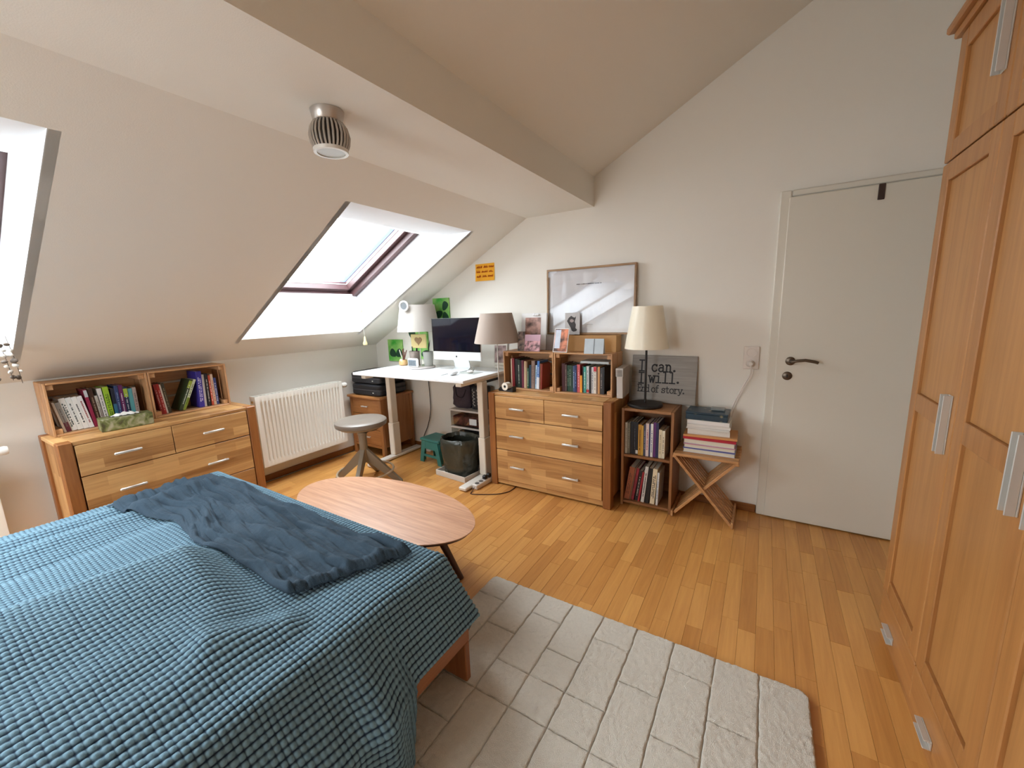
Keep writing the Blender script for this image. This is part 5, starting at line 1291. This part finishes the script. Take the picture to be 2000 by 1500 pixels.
mt_o = mt.build('mattress', plain('mattress_white', (220, 218, 212), .9)); tag(mt_o, 'white mattress lying on the wooden bed under the blanket', 'mattress')

TOPZ = .474
EX1, EX0, EY1, EY0 = 2.535, .755, -1.985, -3.585   # edge lines of the blanket top
def hgt(x, y):
    """height of the blanket's base surface over the mattress"""
    h = np.zeros_like(x)
    def ridge(ax, ay, bx_, by_, hh, s_, fade=.12, s_right=None):
        nonlocal h
        dx, dy = bx_ - ax, by_ - ay; L = math.hypot(dx, dy); ux, uy = dx / L, dy / L
        t = (x - ax) * ux + (y - ay) * uy; d = -(x - ax) * uy + (y - ay) * ux
        tt_ = np.where(t < 0, t, np.where(t > L, t - L, 0))
        sg = np.where(d < 0, s_right or s_, s_)      # may fall off more gently towards the foot end
        h = h + hh * np.exp(-(d / sg) ** 2) * np.exp(-(tt_ / fade) ** 2)
    ridge(1.72, -3.5, 1.86, -2.55, .125, .13, .11, .42)
    ridge(2.18, -3.5, 2.28, -2.66, .022, .09, .07)
    ridge(2.36, -2.66, 2.42, -2.50, .026, .06, .05)
    ridge(2.36, -3.1, 2.40, -2.75, .022, .08, .1)
    ridge(1.12, -3.5, 1.05, -2.15, .030, .07, .1)
    ridge(.90, -3.5, .90, -2.3, .022, .05, .15)
    ridge(1.30, -3.5, 1.26, -2.45, -.012, .035, .1)
    ridge(1.00, -3.5, .985, -2.35, -.012, .022, .1)
    h = h + fnoise(x * 3.1, y * 3.1, 2) * .018 + .006
    return np.maximum(h, 0)
def blanket_point(u, v):
    """u,v = flat cloth coordinates -> 3D before the waffle relief"""
    ou = np.where(u > EX1, u - EX1, np.where(u < EX0, u - EX0, 0.0)); ov = np.where(v > EY1, v - EY1, np.where(v < EY0, v - EY0, 0.0))
    r = np.hypot(ou, ov); rs = np.maximum(r, 1e-9)
    cx_ = np.clip(u, EX0, EX1); cy_ = np.clip(v, EY0, EY1)
    ed = np.minimum(np.minimum(cx_ - EX0, EX1 - cx_), np.minimum(cy_ - EY0, EY1 - cy_))
    hh = hgt(cx_, cy_) * np.clip((ed + .03) / .10, .25, 1)
    foot = np.clip(ou / rs, 0, 1)                    # 1 = over the foot end
    rad = .030 + .050 * foot
    mx_ = 1.35 - .42 * foot
    ang = np.clip(r / rad, 0, mx_); q = np.maximum(r - rad * mx_, 0)
    lean = .66 * foot ** 3 + .03; cl = 1 / np.sqrt(1 + lean ** 2); q1 = .235 + 0 * q
    out = rad * np.sin(ang) + np.minimum(q, q1) * lean * cl + np.maximum(q - q1, 0) * .06
    drop = rad * (1 - np.cos(ang)) + np.minimum(q, q1) * cl + np.maximum(q - q1, 0) * .998
    # hanging folds
    fold = (np.sin(v * 17 + 1.5) * .5 + .5) * .022 * foot * np.clip((drop - .06) / .15, 0, 1) * np.clip((-2.27 - v) / .06, 0, 1)
    bulge = .05 * foot * np.exp(-((v + 2.42) / .06) ** 2) * np.clip((drop - .02) / .2, 0, 1)
    out = out + fold + bulge
    X = cx_ + out * ou / rs; Y = cy_ + out * ov / rs; Z = TOPZ + hh - drop
    return X, Y, np.maximum(Z, RGZ + .006)
ST = .0030
us = np.arange(.70, EX1 + .62, ST); vs_ = np.arange(-3.62, EY1 + .30, ST)
U, Vv = np.meshgrid(us, vs_, indexing='ij')
# hem: how far the cloth hangs at the foot end, by v
hem_u = EX1 + .305 + np.clip((-2.29 - vs_) / .06, 0, 1) * .23
scale_u = np.where(U > EX1, (hem_u[None, :] - EX1) / (us[-1] - EX1), 1.0)
Uc = np.where(U > EX1, EX1 + (U - EX1) * scale_u, U)
X, Y, Z = blanket_point(Uc, Vv)
Pb = np.stack([X, Y, Z], -1)
du = np.gradient(Pb, axis=0); dv = np.gradient(Pb, axis=1)
nrm = np.cross(du, dv); nrm /= np.maximum(np.linalg.norm(nrm, axis=-1, keepdims=True), 1e-9)
nrm = np.where(nrm[..., 2:3] < -.3, -nrm, nrm)
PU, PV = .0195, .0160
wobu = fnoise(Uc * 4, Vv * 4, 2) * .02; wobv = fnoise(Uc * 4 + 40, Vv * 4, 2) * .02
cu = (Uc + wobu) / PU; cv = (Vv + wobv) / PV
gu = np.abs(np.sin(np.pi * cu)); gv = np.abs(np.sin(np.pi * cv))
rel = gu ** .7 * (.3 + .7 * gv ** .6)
Pb = Pb + nrm * (rel[..., None] * .0066)
nu, nv = U.shape
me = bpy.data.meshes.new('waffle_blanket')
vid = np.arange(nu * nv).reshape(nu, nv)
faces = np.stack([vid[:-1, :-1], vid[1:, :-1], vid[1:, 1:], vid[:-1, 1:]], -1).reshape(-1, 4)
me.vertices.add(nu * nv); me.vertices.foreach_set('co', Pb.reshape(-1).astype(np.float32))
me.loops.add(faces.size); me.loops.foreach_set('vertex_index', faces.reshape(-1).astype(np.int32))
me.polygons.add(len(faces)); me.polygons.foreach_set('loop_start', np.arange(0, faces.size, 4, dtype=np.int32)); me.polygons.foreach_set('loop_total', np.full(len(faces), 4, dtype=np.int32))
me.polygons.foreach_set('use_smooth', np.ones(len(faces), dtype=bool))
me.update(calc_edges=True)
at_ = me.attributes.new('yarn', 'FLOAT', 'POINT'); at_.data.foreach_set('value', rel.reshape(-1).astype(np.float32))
bm_, bnn, bll, bbs = new_mat('waffle_cotton')      # recess shade put into the colour: navy pits, pale blue raised waffle
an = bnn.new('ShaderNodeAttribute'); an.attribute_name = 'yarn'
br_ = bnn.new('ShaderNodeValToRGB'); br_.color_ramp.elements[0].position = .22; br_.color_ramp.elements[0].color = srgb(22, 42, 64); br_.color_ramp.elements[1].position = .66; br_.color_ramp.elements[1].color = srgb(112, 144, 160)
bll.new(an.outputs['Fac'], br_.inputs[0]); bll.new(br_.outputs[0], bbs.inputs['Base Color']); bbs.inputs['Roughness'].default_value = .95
tcb = bnn.new('ShaderNodeTexCoord'); nb = bnn.new('ShaderNodeTexNoise'); nb.inputs['Scale'].default_value = 500; bpb = bnn.new('ShaderNodeBump'); bpb.inputs['Strength'].default_value = .25; bpb.inputs['Distance'].default_value = .003
bll.new(tcb.outputs['Object'], nb.inputs['Vector']); bll.new(nb.outputs['Fac'], bpb.inputs['Height']); bll.new(bpb.outputs[0], bbs.inputs['Normal'])
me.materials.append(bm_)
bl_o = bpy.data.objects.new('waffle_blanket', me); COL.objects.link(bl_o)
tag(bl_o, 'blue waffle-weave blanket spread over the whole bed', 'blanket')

# throw of dark crinkled muslin
C00, C10, C11, C01 = np.array([.80, -2.475]), np.array([.80, -2.025]), np.array([2.50, -2.055]), np.array([2.30, -2.40])
na_, nb_ = 420, 130
s_, t_ = np.meshgrid(np.linspace(0, 1, na_), np.linspace(0, 1, nb_), indexing='ij')
s3, t3 = s_[..., None], t_[..., None]
Q = (1 - s3) * ((1 - t3) * C00 + t3 * C10) + s3 * ((1 - t3) * C01 + t3 * C11)
wav = fnoise(s_ * 5 + 2, t_ * 0 + 1.5, 3)
Q[..., 1] += (1 - t_) * (wav * .10 - .02 * np.sin(s_ * 3.1) + .055 * np.exp(-((s_ - .35) / .18) ** 2) ) + t_ * fnoise(s_ * 4, t_ * 0 + 8, 2) * .02
Q[..., 0] += fnoise(t_ * 4 + 3, s_ * 0 + .3, 2) * .05 * (np.abs(s_ - .5) * 2) ** 2
xx, yy = Q[..., 0], Q[..., 1]
bxp, byp, bzp = blanket_point(xx, yy)
fl_ = np.abs(fnoise(s_ * 3.5 + t_ * 1.5, t_ * 5.0 - s_ * 2.0, 2)) * .075 + np.abs(fnoise(s_ * 9 + 4, t_ * 11 + s_ * 7, 2)) * .03 + fnoise(s_ * 14, t_ * 3.2 + s_ * 4, 2) * .012
rdg = (1 - np.abs(2 * fnoise(s_ * 2.2 + t_ * 2.2 + 5, t_ * 3.6 - s_ * 3.2, 2))) ** 6 * .020 + (1 - np.abs(2 * fnoise(s_ * 1.5 + 11, t_ * 7 + s_ * 3, 2))) ** 8 * .014
cri = np.abs(fnoise(s_ * 7 + t_ * 5, t_ * 42 + s_ * 20, 3)) * .016 + np.abs(fnoise(s_ * 95, t_ * 10, 2)) * .004
edge_ = np.minimum(np.minimum(t_, 1 - t_) / .05, np.minimum(s_, 1 - s_) / .03); edge_ = np.clip(edge_, 0, 1)
roll_ = .018 * np.exp(-((1 - s_) / .05) ** 2) + .012 * np.exp(-(t_ / .05) ** 2) * (s_ > .55)
bzp = bzp + .0125 + rdg * edge_ + np.maximum(fl_ * (.35 + .65 * edge_), -.001) + np.abs(cri) + roll_ * np.sin(np.clip(edge_, 0, 1) * 3.14)
P = np.stack([bxp, byp, bzp], -1)
th_ = MB(); me2 = bpy.data.meshes.new('muslin_throw')
vid = np.arange(na_ * nb_).reshape(na_, nb_); f2 = np.stack([vid[:-1, :-1], vid[1:, :-1], vid[1:, 1:], vid[:-1, 1:]], -1).reshape(-1, 4)
me2.from_pydata(P.reshape(-1, 3).tolist(), [], f2.tolist()); me2.polygons.foreach_set('use_smooth', [True] * len(f2))
MUS = plain('muslin_slate', (46, 64, 78), .95, bump=.35, bscale=300, var=.12, vscale=30)
me2.materials.append(MUS)
thr = bpy.data.objects.new('muslin_throw', me2); COL.objects.link(thr); tag(thr, 'dark slate crinkled muslin throw lying over the blue blanket', 'throw')
sm_ = thr.modifiers.new('thick', 'SOLIDIFY'); sm_.thickness = .003; sm_.offset = 1
fg = MB(); rr5 = random.Random(2)
for k in range(0, na_, 4):                            # short fringe along the far edge and the two ends
    p = P[k, nb_ - 1]; d_ = Vector((rr5.uniform(-.006, .006), rr5.uniform(.008, .018), -.002)); fg.tube([tuple(p), tuple(Vector(p) + d_)], [.0012, .0005], 4)
for k in range(0, nb_, 2):
    for e, sx_ in ((0, -1), (na_ - 1, 1)):
        p = P[e, k]; d_ = Vector((sx_ * rr5.uniform(.008, .02), rr5.uniform(-.006, .006), -.003)); fg.tube([tuple(p), tuple(Vector(p) + d_)], [.0012, .0005], 4)
fo = fg.build('fringe', MUS, thr); fo['kind'] = 'stuff'

# ================================================================== CEILING SPOT
sp_ = thing('ceiling_spot', 'small grey ribbed ceiling spotlight with white glass on the flat ceiling', 'ceiling light', (2.185, -1.99, SF - .0005))
GM = plain('spot_metal', (186, 178, 170), .35, metal=.7)
MB().lathe([(.0, -.001), (.058, -.001), (.058, -.004), (.052, -.036), (.048, -.04), (0, -.04)][::-1], 40).build('mount', GM, sp_, True)
MB().lathe([(.05, -.132), (.052, -.126), (.05, -.06), (.044, -.0405), (0, -.0405)], 32).build('inner_body', plain('spot_dark', (70, 62, 56), .4, metal=.6), sp_, True)
for k in range(28):
    a = R(360 / 28 * k); c_, s4 = math.cos(a), math.sin(a)
    pf_ = [(.0505, -.042), (.062, -.06), (.068, -.085), (.064, -.112), (.056, -.128)]
    MB().tube([(r * c_, r * s4, z) for r, z in pf_], .0042, 6).build('rib', GM, sp_, True)
MB().lathe([(.049, -.142), (.06, -.142), (.061, -.13), (.053, -.129), (.049, -.142)], 40).build('rim', plain('spot_rim', (226, 222, 214), .3, metal=.3), sp_, True)
MB().lathe([(0, -.139), (.049, -.139), (.049, -.1325), (0, -.1325)], 32).build('glass', plain('spot_glass', (214, 220, 218), .25), sp_, True)

# ================================================================== BLIND CORD, SHELL MOBILE
bcord = thing('blind_cord', 'cream pull cord with wooden tassel hanging from the skylight', 'cord', (.262, -.452, 1.566))
CRM = plain('cord_cream', (206, 190, 142), .7)
MB().tube(smooth_pts([(.02, -.03, .015), (.06, -.03, -.05), (.105, -.03, -.12), (.107, -.03, -.24), (.115, -.03, -.36)], 5), .003, 6).build('cord', plain('cord_grey', (150, 146, 134), .7), bcord, True)
MB().lathe([(.004, -.44), (.02, -.435), (.022, -.42), (.012, -.395), (.007, -.36), (0, -.352)], 14, (.115, -.03, 0)).build('tassel', CRM, bcord, True)
MB().lathe([(.004, -.13), (.011, -.125), (.012, -.09), (.005, -.07), (0, -.065)], 12, (.1, -.03, 0)).build('knot', CRM, bcord, True)
sh = thing('shell_mobile', 'string of pale shells and beads hanging at the left skylight', 'mobile', (.40, -2.66, 1.34))
SHM = plain('shell_white', (222, 214, 202), .4, var=.2, vscale=40); SHB = plain('bead_brown', (92, 78, 66), .5)
rr6 = random.Random(8)
for k in range(3):
    ox, oy = (-.02, .0, .03)[k], (0.03, .0, -.05)[k]; zt = .0 if k != 1 else .02
    MB().tube([(ox, oy, .02), (ox + .01, oy + .012, -.1), (ox + .012, oy + .018, -.2 - .02 * (k == 0))], .0014, 5).build('string', SHB, sh)
    for q in range(7):
        z = -.02 - q * .027 - rr6.uniform(0, .008)
        Mq = Matrix.Translation((ox + .004 + q * .001 + rr6.uniform(-.01, .01), oy + .004 + q * .002 + rr6.uniform(-.01, .01), z)) @ Matrix.Rotation(rr6.uniform(0, 6), 4, 'Z') @ Matrix.Rotation(rr6.uniform(-.8, .8), 4, 'X')
        MB().sphere((0, 0, 0), rr6.uniform(.010, .017), 10, 7, (1, .55, .8), Mq).build('shell', SHM if q % 3 else SHB, sh, True)
